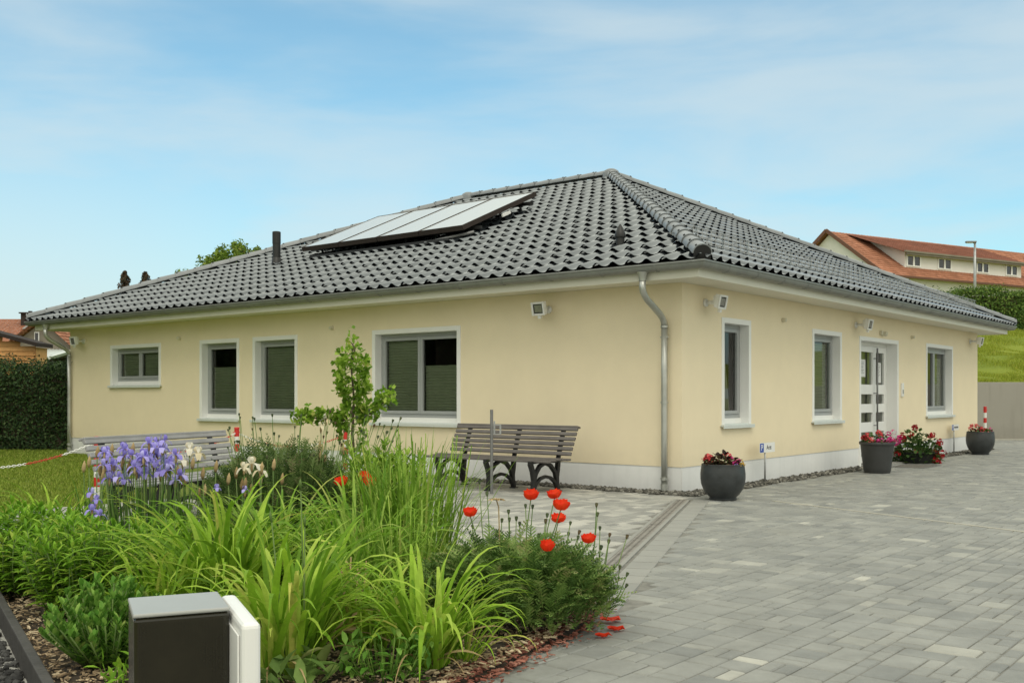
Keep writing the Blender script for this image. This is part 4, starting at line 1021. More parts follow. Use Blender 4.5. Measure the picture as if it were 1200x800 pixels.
for (ua, ub) in ((1062,1078.5),(1098.5,1114.5),(1144,1158.5),(1178,1192)):
    sa_, sb_ = s_at(ua), s_at(ub); za, zb_ = zroof(qd)+.12, zt_-.18; g = MB()
    def db(mb, x0, x1, d0_, d1_, z0_, z1_): 
        vs = [HPt(x,qd+d,z) for z in (z0_,z1_) for (x,d) in ((x0,d0_),(x1,d0_),(x1,d1_),(x0,d1_))]; mb.add(vs, [(0,3,2,1),(4,5,6,7),(0,1,5,4),(1,2,6,5),(2,3,7,6),(3,0,4,7)])
    mid_ = (sa_+sb_)/2; f_ = .1
    for x0, x1 in ((sa_, sa_+f_), (mid_-f_*.8, mid_+f_*.8), (sb_-f_, sb_)): db(g, x0, x1, .002, .06, za, zb_)
    for z0_, z1_ in ((za, za+f_*.8), (zb_-f_*.7, zb_)):
        db(g, sa_+f_, mid_-f_*.8, .002, .06, z0_, z1_); db(g, mid_+f_*.8, sb_-f_, .002, .06, z0_, z1_)
    w = g.build('dormer_window', 'trim', dm)
    g = MB(); db(g, sa_+f_, mid_-f_*.8, .004, .02, za+f_*.8, zb_-f_*.7); db(g, mid_+f_*.8, sb_-f_, .004, .02, za+f_*.8, zb_-f_*.7); g.build('pane', 'dark_glass', w)
w = MB(); w.add([HPt(.33,-.7,zA-2.6),HPt(.33,.5,zA-2.6),HPt(.33,.5,zA-1.6),HPt(.33,-.7,zA-1.6)], [(0,1,2,3)]); w.build('gable_shutter', 'render_grey', dh)
# further roofs and forested hill
fr = thing('orange_roofed_house', 'distant orange roof rising behind the long dormer house at the right edge', 'house', (47,92,8))
xx = lambda u: px(u,92)-47; zz = lambda v: pz(v,92)-8
g = MB(); g.box((xx(1150),0,-2),(xx(1260),6,zz(318))); g.build('wall', 'render_white', fr)
tiled_roof((xx(1140),-.5,zz(322)), (xx(1265),-.5,zz(322)), (xx(1262),3.5,zz(293)), (xx(1160),3.5,zz(289)), 14, 'roof', 'red_roof', fr, 40)
g = MB(); vs = []; nx, ny = 40, 8
for j in range(ny+1):
    for i in range(nx+1):
        x = 116+160*i/nx; y = 230+60*j/ny; z = 8+30*math.sin(PI*min(1, j/ny))*(.4+.6*math.sin(min(1.0, (i/nx)*2.2)*PI/2))
        vs.append((x, y, z))
g.add(vs, [(j*(nx+1)+i, j*(nx+1)+i+1, (j+1)*(nx+1)+i+1, (j+1)*(nx+1)+i) for j in range(ny) for i in range(nx)])
hl = struct(g.build('hill', 'slope', smooth=True))
g = MB()
def fn():
    j = rnd.uniform(.02, .55); i = rnd.random(); zt = 8+30*math.sin(PI*j)*(.4+.6*math.sin(min(1.0, i*2.2)*PI/2)); return (116+160*i, 230+60*j, zt+rnd.uniform(0,4.5)), (0,-.6,.6)
leaves(g, fn, 14000, 1.3); o = g.build('forest', 'forest'); struct(o, 'stuff'); tag(o, 'dark forest on the far hill at the right edge', 'forest')
# street lamp
sl = thing('street_lamp', 'grey street lamp in front of the long dormer house', 'street lamp', (px(1142.5,58),58,slope_z(58)-.1)); zb = slope_z(58)-.1; zt = pz(284,58)-zb
g = MB(); g.tube([(0,0,0),(0,0,zt*.5),(0,0,zt)], [.085,.075,.06], 10); g.tube([(0,0,0),(0,0,.5)], .11, 10); g.build('pole', 'steel', sl, True)
g = MB(); g.tube([(0,0,zt-.06),(-.14,0,zt)], .04, 8); k = g.build('arm', 'steel', sl); g = MB(); g.box((-.52,-.11,zt-.03),(.06,.11,zt+.07)); bevel(g.build('lamp_head', 'steel_dark', sl), .02); g = MB(); g.box((-.46,-.08,zt-.05),(-.16,.08,zt-.031)); g.build('lamp_lens', 'white_plastic', sl)

# ================================================================== BENCHES, POSTS, POTS, SIGNS
def bench(label, loc, rz, length, feet, slat):
    t = thing('park_bench', label, 'bench', loc, rz, 'slatted park benches')
    for x in feet:
        g = MB(); A = (1,0,0); P = lambda pts: [(x, y, z) for y, z in pts]
        g.rail(P([(.47,0),(.455,.10),(.45,.18),(.475,.29),(.525,.395)]), .058, .055, A)
        g.rail(P([(.452,.14),(.41,.26),(.33,.345),(.22,.39)]), .05, .05, A)
        g.rail(P([(-.07,0),(-.045,.10),(-.04,.18),(-.06,.29),(-.075,.40)]), .058, .055, A)
        g.rail(P([(-.042,.14),(0,.26),(.09,.345),(.21,.39)]), .05, .05, A)
        g.rail(P([(.455,.05),(.40,.135),(.31,.19),(.205,.21),(.10,.19),(.01,.135),(-.05,.05)]), .04, .045, A)
        g.rail(P([(.54,.398),(.40,.408),(.2,.402),(.0,.396),(-.075,.415),(-.10,.50),(-.15,.66),(-.205,.80)]), .036, .06, A)
        g.box((x-.045,.43,0),(x+.045,.51,.018)); g.box((x-.045,-.11,0),(x+.045,-.03,.018))
        bevel(g.build('leg', 'cast', t), .006)
    for i in range(5):
        y = .02+i*.107; g = MB(); z = .432+(.006 if i == 2 else 0)-.008*(i == 4)-.004*abs(i-2)
        g.box((-length/2, y-.044, z-.013), (length/2, y+.044, z+.015)); bevel(g.build('seat_slat', slat, t), .007, 3)
    for i in range(6):
        s = i/5; y = -.055-.15*s; z = .50+.315*s; m = Matrix.Translation((0, y+.033, z)) @ Matrix.Rotation(R(20+4*s), 4, 'X')
        g = MB(); g.box((-length/2, -.018, -.024), (length/2, .016, .024), m=m); bevel(g.build('back_slat', slat, t), .007, 3)
    g = MB(); m = Matrix.Translation((0, -.205, .838)) @ Matrix.Rotation(R(14), 4, 'X'); g.box((-length/2, -.035, -.012), (length/2, .042, .014), m=m); bevel(g.build('back_slat', slat, t), .007, 3)
    return t
bench('grey brown slatted bench on black iron feet against the wall under the wide window', W(-.86, 2.20), PHI+PI/2, 2.10, (-.80, -.06, .83), 'slat')
bench('slatted bench, pale grey painted in as sky reflection, behind the purple irises on the left', (-3.50, 10.68, 0), math.atan2(-.94,-.34), 2.22, (-.85, 0, .85), 'sky_sheen_slat')

def chain_post(label, x, y, h, group='red and white chain posts'):
    t = thing('chain_post', label, 'post', (x,y,0), 0, group); n = int(round(h/.115)); st = h/n
    g, k = MB(), MB()
    for i in range(n):
        (g if (n-i) % 2 else k).tube([(0,0,i*st),(0,0,(i+1)*st-.0005)], .036, 14)
    g.pieces('red_band', 'red_plastic', t); k.pieces('white_band', 'white_plastic', t)
    g = MB(); g.lathe([(.037,h),(.042,h+.008),(.036,h+.025),(0,h+.03)], 14); g.tube([(-.055,0,h-.05),(.055,0,h-.05)], .008, 6); g.build('cap', 'red_plastic', t)
    return t
P0, P1, P2, P3 = (-7.0,11.0), (-5.17,12.8), (-4.07,15.2), (-2.55,15.75)
chain_post('red and white chain post behind the left bench at its far left end', *P1, .72); chain_post('red and white chain post between the left bench and the tall window', *P2, .76)
chain_post('red and white chain post behind the leafy ginkgo sapling', *P3, .70)
chain_post('red and white post behind the far round pot at the right end of the house', 11.30, 24.55, .97)
def chain(label, a, b, sag):
    A = Vector(a); B = Vector(b); L_ = (B-A).length; n = int(L_/.030); gr, gw_ = MB(), MB()
    def pt(t): return A.lerp(B, t)-Vector((0,0,4*sag*t*(1-t)))
    for i in range(n):
        p = pt((i+.5)/n); d = (pt((i+1)/n)-pt(i/n)).normalized(); s = d.cross(Vector((0,0,1))).normalized(); u = s.cross(d)
        w = s if i % 2 else u; pts = []
        for k in range(9):
            an = 2*PI*k/8; pts.append(p+d*(.022*math.cos(an))+w*(.0115*math.sin(an)))
        (gr if (i//14) % 2 else gw_).tube(pts, .0042, 5, cap=False)
    t = thing('barrier_chain', label, 'chain', A, 0, 'red and white barrier chains'); o = gr.build('red_links', 'red_plastic', t); o.location = -A; o = gw_.build('white_links', 'white_plastic', t); o.location = -A
chain('red and white chain sagging over the lawn at the left edge', (*P1, .68), (*P0, .68), .27)
chain('red and white chain hanging behind the left bench between two posts', (*P1, .67), (*P2, .71), .22)
chain('red and white chain hanging left of the ginkgo sapling before the wall', (*P2, .71), (*P3, .66), .2)
# thin steel pole with a small bracket before the bench
t = thing('steel_pole', 'thin grey steel pole with a small side bracket before the dark bench', 'pole', (-.26,13.12,0))
g = MB(); g.tube([(0,0,-.05),(0,0,1.075)], .021, 10); autosmooth(g.build('pole', 'steel_dark', t), 40)
g = MB(); g.bar((.018,0,.88),(.115,0,.88), .022, .012); g.bar((.018,0,.765),(.115,0,.765), .022, .012); g.bar((.112,0,.757),(.112,0,.888), .012, .022, up=(1,0,0)); g.bar((.035,0,.76),(.035,0,.93), .012, .022, up=(1,0,0)); g.build('bracket', 'steel', t)

def sign(label, x, y, ztop, w, hgt, off, text):
    t = thing('parking_sign', label, 'sign', (x,y,0), PHI, 'parking signs on thin posts')
    g = MB(); g.tube([(0,0,-.05),(0,0,ztop-.01)], .013, 8); g.build('post', 'steel', t, True)
    g = MB(); x0 = -w*off; g.box((x0,-.020,ztop-hgt),(x0+w,-.016,ztop)); p = g.build('sign_plate', 'white_plastic', t)
    g = MB(); bw = hgt*.86; g.box((x0+.006,-.0218,ztop-hgt+.006),(x0+.006+bw,-.0202,ztop-.006)); q = g.build('blue_field', 'sign_blue', p)
    text_mesh('letter', 'P', hgt*.85, 'white_plastic', q, (x0+.006+bw/2, -.0226, ztop-hgt/2), (PI/2,0,0))
    if text: text_mesh('lettering', text, hgt*.62, 'ink', p, (x0+bw+(w-bw)*.47, -.0212, ztop-hgt/2), (PI/2,0,0))
    else:                                           # too small to read in the photo: a row of plain dark marks
        g = MB(); xq = x0+bw+.05
        while xq < x0+w-.05:
            ww = rnd.uniform(.012,.03); g.box((xq,-.0212,ztop-hgt*.64),(xq+ww,-.0203,ztop-hgt*.36)); xq += ww+.009
        g.build('lettering', 'ink', p)
sign('white parking sign reading Arzt with a blue P on a thin post', 3.63, 14.75, .58, .50, .14, .42, 'Arzt')
sign('small white parking sign with a blue P before the wall near the far pot', 9.60, 22.33, .63, .50, .125, .42, None)
# flower pots
def pot(label, loc, prof, m, cat='flower pot', soil_r=.2, soil_z=.36):
    t = thing('flower_pot', label, cat, loc, 0, 'dark flower pots along the entrance wall'); g = MB(); g.lathe(prof, 40); autosmooth(g.build('pot', m, t), 50)
    g = MB(); g.lathe([(0,soil_z+.012),(soil_r*.5,soil_z+.008),(soil_r,soil_z-.004)], 24); g.build('soil', 'soil', t); return t
def kp(s, z): return [(r_*s, h_*z) for r_, h_ in ((0,0.003),(.60,0),(.62,.02),(.62,.055),(.59,.065),(.60,.085),(.74,.17),(.88,.30),(.97,.45),(1.0,.60),(1.0,.74),(.97,.88),(.95,.97),(.955,.99),(.94,1.0),(.90,.99),(.88,.93))]
pot1 = Vector((2.54,12.38,0)); pot2 = Vector((5.94,16.72,0)); pot3 = Vector((10.0,21.95,0))
pot('round dark slate pot at the house corner beside the drain', pot1, kp(.268,.435), 'pot', soil_r=.236, soil_z=.405)
pot('tapered dark plastic pot before the entrance door', pot2, [(0,.003),(.20,0),(.205,.02),(.212,.04),(.22,.10),(.262,.46),(.28,.465),(.283,.50),(.278,.505),(.262,.50),(.255,.46)], 'pot_plastic', soil_r=.254, soil_z=.47)
pot('round dark slate pot at the far right end of the house', pot3, kp(.285,.49), 'pot', soil_r=.25, soil_z=.455)
# dark outlined grate plate before the door
b0, a0 = local(6.75,17.75); t = thing('floor_grate', 'flat dark metal grate set in the paving before the entrance door', 'grate', W(b0+.7,a0,0), PHI); g = MB()
for p0, p1 in (((-.5,-.3,.002),(.5,-.27,.008)),((-.5,.27,.002),(.5,.3,.008)),((-.5,-.27,.002),(-.47,.27,.008)),((.47,-.27,.002),(.5,.27,.008))): g.box(p0, p1)
g.build('frame', 'steel_dark', t); g = MB()
for i in range(22): g.box((-.465+i*.0425,-.27,.002),(-.455+i*.0425,.27,.007))
g.build('bars', 'drain', t)
# smoked box with white housing at the lower left, on a post
t = thing('equipment_box', 'smoked dark plastic box with a lid coloured like reflected sky and white side housing at the bottom left', 'box', (-.519,1.41,0), math.atan2(.051,.1175))
g = MB(); g.box((0,0,.62),(.128,.13,.944)); bevel(g.build('smoked_cover', 'smoked', t), .005, 3)
g = MB()
for i in range(25): g.box((.008+i*.0046,-.0012,.64),(.0095+i*.0046,-.0002,.936))
g.build('ribs', 'smoked', t)
g = MB(); g.box((-.001,-.001,.9445),(.129,.131,.950)); bevel(g.build('lid', 'grey_and_sky_sheen', t), .0025, 3)  # lid of the smoked cover, reflected sky put into its grey
g = MB(); g.box((.132,-.085,.60),(.158,.135,.943)); bevel(g.build('white_housing', 'white_plastic', t), .008, 3)
g = MB(); g.box((.1285,-.07,.62),(.1315,.125,.925)); bevel(g.build('inset_panel', 'white_plastic', t), .001)
g = MB(); g.box((.03,.03,-.05),(.11,.10,.62)); bevel(g.build('post', 'steel_dark', t), .006)

# ================================================================== PLANTS
def strap(mb, x, y, z, az, L_, w, th0, droop, seg=9, pw=2.0, r=None, tipw=.06, twist=0.0):
    d = Vector((math.cos(az), math.sin(az), 0)); s = Vector((-math.sin(az), math.cos(az), 0)); p = Vector((x,y,z)); vs = []
    for i in range(seg+1):
        t = i/seg; th = th0+droop*t**pw; st = L_/seg
        n = d*(-math.cos(th))+Vector((0,0,1))*math.sin(th)          # inner side of the leaf
        ww = w*(.72+.28*min(1, t*4))*(1-t**3.2)+w*tipw*(1-t)
        if i == seg: ww = w*.03
        tw = twist*t; sd = s*math.cos(tw)+n*math.sin(tw)
        vs += [p-sd*ww*.5+n*ww*.16, p, p+sd*ww*.5+n*ww*.16]
        p = p+(d*math.sin(th)+Vector((0,0,1))*math.cos(th))*st
    fs = []
    for i in range(seg):
        a = i*3; fs += [(a,a+1,a+4,a+3),(a+1,a+2,a+5,a+4)]
    mb.add(vs, fs, r); return vs[-2]
def small_leaf(mb, p, d, L_, w, fold=.25, curl=.3, up=Vector((0,0,1)), r=None):
    d = d.normalized(); s = d.cross(up)
    if s.length < .05: s = d.cross(Vector((1,.3,0)))
    s.normalize(); n = s.cross(d)
    q = [p, p+d*L_*.38-n*L_*curl*.10, p+d*L_*.75-n*L_*curl*.25, p+d*L_-n*L_*curl*.5]
    vs = [q[0], q[1]-s*w*.5+n*w*fold, q[1], q[1]+s*w*.5+n*w*fold, q[2]-s*w*.36+n*w*fold*.7, q[2], q[2]+s*w*.36+n*w*fold*.7, q[3]]
    mb.add(vs, [(0,2,1),(0,3,2),(1,2,5,4),(2,3,6,5),(4,5,7),(5,6,7)], r)
def rvec(up=0): return Vector((rnd.gauss(0,1), rnd.gauss(0,1), rnd.gauss(up,1))).normalized()
GZ = .04
def clump(name, label, u, depth, n, L_, w, mt, cat='daylily', group=None, rad=.10, th=(.08,.70), dr=(1.1,3.1), stalks=0, seg=12, dz=None):
    t = thing(name, label, cat, (px(u,depth), depth, GZ), 0, group); g = MB()
    for _ in range(n):
        a = rnd.random()*6.28; r_ = rad*math.sqrt(rnd.random()); az = a+rnd.gauss(0,.6)
        strap(g, r_*math.cos(a), r_*math.sin(a), 0, az, L_*rnd.uniform(.6,1.1), w*rnd.uniform(.7,1.25), rnd.uniform(*th), rnd.uniform(*dr), seg, rnd.uniform(1.8,3.4), twist=rnd.uniform(-.5,.5))
    g.build('leaves', mt, t, smooth=True)
    g = MB()
    for _ in range(n//14):
        a = rnd.random()*6.28; r_ = rad*math.sqrt(rnd.random()); strap(g, r_*math.cos(a), r_*math.sin(a), 0, a+rnd.gauss(0,.6), L_*rnd.uniform(.45,.85), w*.55, rnd.uniform(.5,1.1), rnd.uniform(1.2,2.2), 9, 1.6, twist=rnd.uniform(-2,2))
    g.build('dry_leaves', 'dry', t, smooth=True)
    if stalks:
        g = MB()
        for _ in range(stalks):
            a = rnd.random()*6.28; h = L_*rnd.uniform(.75,1.15); q = Vector((rad*.7*math.cos(a), rad*.7*math.sin(a), 0)); l = Vector((rnd.gauss(0,.05), rnd.gauss(0,.05), 0))
            g.tube([q, q+l*.5+Vector((0,0,h*.5)), q+l+Vector((0,0,h))], [.0045,.004,.003], 5); g.tube([q+l+Vector((0,0,h)), q+l*1.1+Vector((0,0,h+.03)), q+l*1.1+Vector((0,0,h+.05))], [.004,.007,.001], 5)
        g.build('bud_stalks', 'stem', t, True)
    return t
DLG = 'arching daylily clumps in the flower bed'
clump('daylily', 'big arching daylily clump directly behind the smoked box', 262, 5.45, 190, .92, .027, 'lily', group=DLG, rad=.17)
clump('daylily', 'daylily clump right behind the white housing of the box, leaning over the chips', 335, 4.55, 150, .80, .028, 'lily', group=DLG, rad=.14, stalks=3)
clump('daylily', 'bright daylily clump in front of the red poppy plant by the paving', 500, 4.62, 120, .68, .024, 'lily', group=DLG, rad=.10)
clump('daylily', 'deep green daylily clump in the middle of the bed under the two far poppies', 425, 6.2, 190, .88, .022, 'lily2', group=DLG, rad=.18)
clump('daylily', 'daylily clump in the middle of the bed before the grey green shrub', 325, 6.35, 170, .82, .024, 'lily2', group=DLG, rad=.16)
clump('daylily', 'daylily clump behind the leafy phlox at the left edge', 66, 7.5, 90, .72, .020, 'lily', group=DLG, rad=.13)
clump('daylily', 'daylily clump left of the tall upright grass, before the ginkgo sapling', 400, 5.5, 90, .72, .020, 'lily2', group=DLG, rad=.11)
clump('daylily', 'small low daylily tuft hanging over the dry petals at the paved edge', 545, 4.70, 36, .44, .013, 'lily', group=DLG, rad=.05, th=(.3,.9))

clump('daylily', 'daylily clump between the sedum and the big clump behind the smoked box', 190, 5.15, 95, .62, .022, 'lily', group=DLG, rad=.12)
clump('daylily', 'low daylily clump filling the gap between the two front clumps', 425, 4.95, 95, .56, .021, 'lily', group=DLG, rad=.12)
def phlox(label, u, depth, nst, h, rad, ll=.085, lw=.018, mt='phlox'):
    t = thing('phlox_plant', label, 'perennial', (px(u,depth), depth, GZ), 0, 'leafy upright phlox plants'); g, k = MB(), MB()
    for _ in range(nst):
        a = rnd.random()*6.28; r_ = math.sqrt(rnd.random()); q = Vector((rad*.55*r_*math.cos(a), rad*.55*r_*math.sin(a), 0)); tip = Vector((rad*r_*math.cos(a), rad*r_*math.sin(a), h*rnd.uniform(.72,1.05)*(1-.18*r_)))
        mid = (q+tip)/2+Vector((rnd.gauss(0,.02), rnd.gauss(0,.02), 0)); k.tube([q, mid, tip], [.004,.0035,.0025], 5)
        m = int(tip.z/.023); ph = rnd.random()*6.28
        for i in range(2, m+1):
            s = i/m; p = q.lerp(mid, s*2) if s < .5 else mid.lerp(tip, s*2-1); top = max(0, (s-.8)/.2)
            for j in range(2 if s < .92 else 3):
                b = ph+i*1.35+j*PI+rnd.gauss(0,.2); e = .25+.9*top+rnd.gauss(0,.15)
                d = Vector((math.cos(b)*math.cos(e), math.sin(b)*math.cos(e), math.sin(e))); small_leaf(g, p, d, ll*rnd.uniform(.8,1.2)*(1-.35*top)*(.55+.45*min(1,s*3)), lw*(1-.2*top), curl=.55)
    g.build('foliage', mt, t, True); k.build('stems', 'stem', t, True); return t
phlox('bushy bright green phlox beside the edging board on the left', 100, 5.7, 85, .56, .36, ll=.092, lw=.021)
phlox('leafy phlox at the left edge of the picture behind the front one', 22, 6.35, 75, .53, .42, ll=.105, lw=.027)
phlox('small leafy plant between the two middle daylily clumps', 205, 6.2, 40, .50, .26, ll=.09)
t = thing('sedum', 'low fleshy sedum cushion on the bark chips left of the smoked box', 'perennial', (px(128,4.62), 4.62, GZ)); g, k = MB(), MB()
for _ in range(120):
    a = rnd.random()*6.28; r_ = math.sqrt(rnd.random()); tip = Vector((.29*r_*math.cos(a), .27*r_*math.sin(a), rnd.uniform(.26,.40)*(1-.45*r_*r_))); q = tip*.35; q.z = 0
    k.tube([q, tip], [.0045,.0035], 5); m = int(tip.length/.022)
    for i in range(2, m+1):
        s = i/m; p = q.lerp(tip, s)
        for j in range(3 if s > .75 else 2):
            b = rnd.random()*6.28; e = .35+.7*s; small_leaf(g, p, Vector((math.cos(b)*math.cos(e), math.sin(b)*math.cos(e), math.sin(e))), .045*rnd.uniform(.8,1.2), .023, fold=.15, curl=-.1)
g.build('foliage', 'sedum', t, True); k.build('stems', 'stem', t, True)

def feathery(g, p, az, L_, th0, droop, pairs=9, ll=.04, lw=.008):
    d = Vector((math.cos(az), math.sin(az), 0)); s = Vector((-math.sin(az), math.cos(az), 0)); q = p.copy(); r = rnd.random(); pts = [q.copy()]
    for i in range(pairs):
        t = i/pairs; th = th0+droop*t*t; dd_ = d*math.sin(th)+Vector((0,0,1))*math.cos(th); q = q+dd_*(L_/pairs); pts.append(q.copy())
        n = d*(-math.cos(th))+Vector((0,0,1))*math.sin(th); l = ll*math.sin(PI*(.15+.8*t))*rnd.uniform(.8,1.2)
        for sg in (-1, 1):
            e = q+(s*sg*.8+dd_*.55+n*.15)*l; w_ = dd_*lw*.5; mid = q.lerp(e,.55)+n*.004
            g.add([q-w_*.5, mid-w_, e, mid+w_, q+w_*.5], [(0,1,2,3,4)], min(1, max(0, r+rnd.gauss(0,.1))))
    w_ = s*.0022; vs = []
    for p_ in pts: vs += [p_-w_, p_+w_]
    g.add(vs, [(2*i,2*i+2,2*i+3,2*i+1) for i in range(len(pts)-1)], r)
def pod_stem(k, pd, q, tip, bend, size=.013, r=None):
    mid = q.lerp(tip, .55)+bend; k.tube([q, mid, tip], [.0035,.003,.0026], 5); d = (tip-mid).normalized()
    pd.tube([tip, tip+d*size*.5, tip+d*size*1.7, tip+d*size*2.2, tip+d*size*2.25, tip+d*size*2.6], [.004,size*.62,size*.95,size*.75,size*1.1,size*.35], 9, r=r)
def poppy_flower(parent, p, size, tilt_dir, tilt, openness=.75):
    g = MB(); m = Matrix.Translation(p) @ Matrix.Rotation(tilt, 4, Vector((-tilt_dir.y, tilt_dir.x, 0))); n_u, n_v = 6, 5
    for k in range(6):
        inner = k % 2; az0 = k*PI/3+rnd.gauss(0,.12); vs = []; ph = rnd.random()*6
        for j in range(n_v+1):
            v = j/n_v; rr = size*(.10+.90*math.sin(v*PI/2)*openness)*(.9 if inner else 1.0); zz = size*(v**1.5)*(1.15-.5*openness)*1.25*(1.05 if inner else .95)
            for i in range(n_u+1):
                u = i/n_u-.5; az = az0+u*1.45*(.45+.55*math.sin(v*PI*.62)); ru = .07*size*v*math.sin(u*22+ph+v*4)
                vs.append(m @ Vector(((rr+ru)*math.cos(az), (rr+ru)*math.sin(az), zz+ru*.9-size*.22*v*abs(u)*1.6)))
        g.add(vs, [(j*(n_u+1)+i, j*(n_u+1)+i+1, (j+1)*(n_u+1)+i+1, (j+1)*(n_u+1)+i) for j in range(n_v) for i in range(n_u)])
    o = g.build('flower', 'poppy', parent, True); g = MB(); g.lathe([(0,.0),(size*.16,.004),(size*.22,size*.25),(size*.2,size*.4),(0,size*.44)], 10)
    for v_ in range(len(g.v)): g.v[v_] = tuple(m @ Vector(g.v[v_]))
    g.build('dark_centre', 'black_plastic', o, True)
# the big poppy plant at the paved corner of the bed
PD = 5.52; pc = Vector((px(606,PD), PD, GZ)); t = thing('poppy_plant', 'large bushy poppy plant with red flowers and seed heads at the paved corner', 'poppy', pc, 0, 'red flowering poppies'); g, k, pd = MB(), MB(), MB()
for _ in range(1600):
    a = rnd.random()*6.28; r_ = math.sqrt(rnd.random()); cx_, cy_ = .56*r_*math.cos(a), .50*r_*math.sin(a); hh = .38*(1-r_*r_*.55)*rnd.random()**.7
    feathery(g, Vector((cx_*.85, cy_*.85, hh)), a+rnd.gauss(0,.9), rnd.uniform(.10,.20), rnd.uniform(.1,1.0), rnd.uniform(.3,1.7), ll=.045, lw=.011)
g.build('foliage', 'poppy_leaf', t)
def at_px(u, v, d): return Vector((px(u,d), d, pz(v,d)))-pc
for (u, v, d, s) in ((622,581,5.75,.054),(650,580,5.95,.050),(657,593,5.45,.055),(654,608,5.6,.047),(641,641,5.08,.050),(690,632,5.35,.046),(551,601,5.5,.046)):
    p = at_px(u, v, d); p.z -= s*.35; q = Vector((p.x*.6, p.y*.5, .15)); k.tube([q, q.lerp(p,.6)+Vector((rnd.gauss(0,.01),rnd.gauss(0,.01),.02)), p], [.004,.0033,.003], 5); poppy_flower(t, p, s, Vector((rnd.gauss(0,.4),-1,0)).normalized(), rnd.uniform(.15,.5), rnd.uniform(.7,.9))
for (u, v, d) in ((616,591,5.7),(624,592,5.75),(699,590,5.8),(700,601,5.8),(703,617,5.75),(714,625,5.7),(713,633,5.7),(734,627,5.75),(668,611,5.7),(666,624,5.75),(678,622,5.7),(677,628,5.65),(605,606,5.8),(641,602,5.75),(639,609,5.7),(588,608,5.6),(596,598,5.8),(597,607,5.65),(719,664,5.55),(726,663,5.55),(734,671,5.5),(733,684,5.5),(719,688,5.5),(571,577,5.9),(562,563,6.0),(609,612,5.7),(554,615,5.6),(690,655,5.6),(631,626,5.6),(704,640,5.7),(583,625,5.6)):
    p = at_px(u, v+4, d); q = Vector((min(.44, p.x*.78), p.y*.7, .06 if v > 650 else .16)); pod_stem(k, pd, q, p, Vector((rnd.gauss(0,.008)+(.03 if u > 690 else 0), 0, -.02 if u > 690 else 0)), rnd.uniform(.0085,.011))
k.build('stems', 'stem', t, True); pd.pieces('seed_head', 'pod', t, True)
# withered pale poppy head on its own stalk
g = MB()
p = at_px(582,586,5.5)
for i in range(9):
    a = i*.7; small_leaf(g, p, Vector((math.cos(a), math.sin(a)*.8, .25)), .05, .03, curl=.6)
g.tube([Vector((p.x*.8,p.y*.6,.2)), p*.9+Vector((0,0,.03)), p], .0035, 5); g.build('withered_flower', 'dry', t)
# two poppies at the back, between shrub and tall grass
bc = Vector((px(415,7.3), 7.3, GZ)); t = thing('poppy_plant', 'slender poppy with red flowers at the back of the bed before the ginkgo sapling', 'poppy', bc, 0, 'red flowering poppies'); g, k = MB(), MB()
for _ in range(150):
    a = rnd.random()*6.28; feathery(g, Vector((.12*math.cos(a)*rnd.random(), .12*math.sin(a)*rnd.random(), rnd.uniform(0,.25))), a, rnd.uniform(.12,.24), rnd.uniform(.1,.7), rnd.uniform(.4,1.4))
g.build('foliage', 'poppy_leaf', t)
for (u, v, d, s) in ((401,565,7.3,.060),(426,559,7.3,.056),(433,565,7.25,.06)):
    p = Vector((px(u,d), d, pz(v,d)-s*.35))-bc; k.tube([Vector((p.x*.3,p.y*.3,0)), p*.6+Vector((0,0,.02)), p], [.004,.0033,.003], 5); poppy_flower(t, p, s, Vector((rnd.gauss(0,.4),-1,0)).normalized(), rnd.uniform(.3,.6), .8)
k.build('stems', 'stem', t, True)
# grey green bushy shrub with many budded stalks
SD = 8.1; sc_ = Vector((px(330,SD), SD, GZ)); t = thing('grey_green_shrub', 'wide grey green bushy perennial with tall budded stalks in front of the windows', 'shrub', sc_, 0); g, k, pd = MB(), MB(), MB()
for _ in range(2400):
    a = rnd.random()*6.28; r_ = math.sqrt(rnd.random()); hh = .76*(1-r_*r_*.5)*rnd.random()**.75
    feathery(g, Vector((.62*r_*math.cos(a), .45*r_*math.sin(a), hh)), a+rnd.gauss(0,1), rnd.uniform(.10,.22), rnd.uniform(.05,.7), rnd.uniform(.1,1.1), pairs=8, ll=.042, lw=.012)
g.build('foliage', 'shrub', t)
for _ in range(75):
    u = rnd.uniform(262,475); v = rnd.uniform(484,545) if u < 400 else rnd.uniform(480,520); d = SD+rnd.uniform(-.4,.4); p = Vector((px(u,d), d, pz(v,d)))-sc_; q = Vector((p.x*.75, p.y*.7, .3)); pod_stem(k, pd, q, p, Vector((rnd.gauss(0,.02),0,0)), rnd.uniform(.007,.011))
k.build('stalks', 'stem', t, True); pd.pieces('bud', 'pod', t, True)
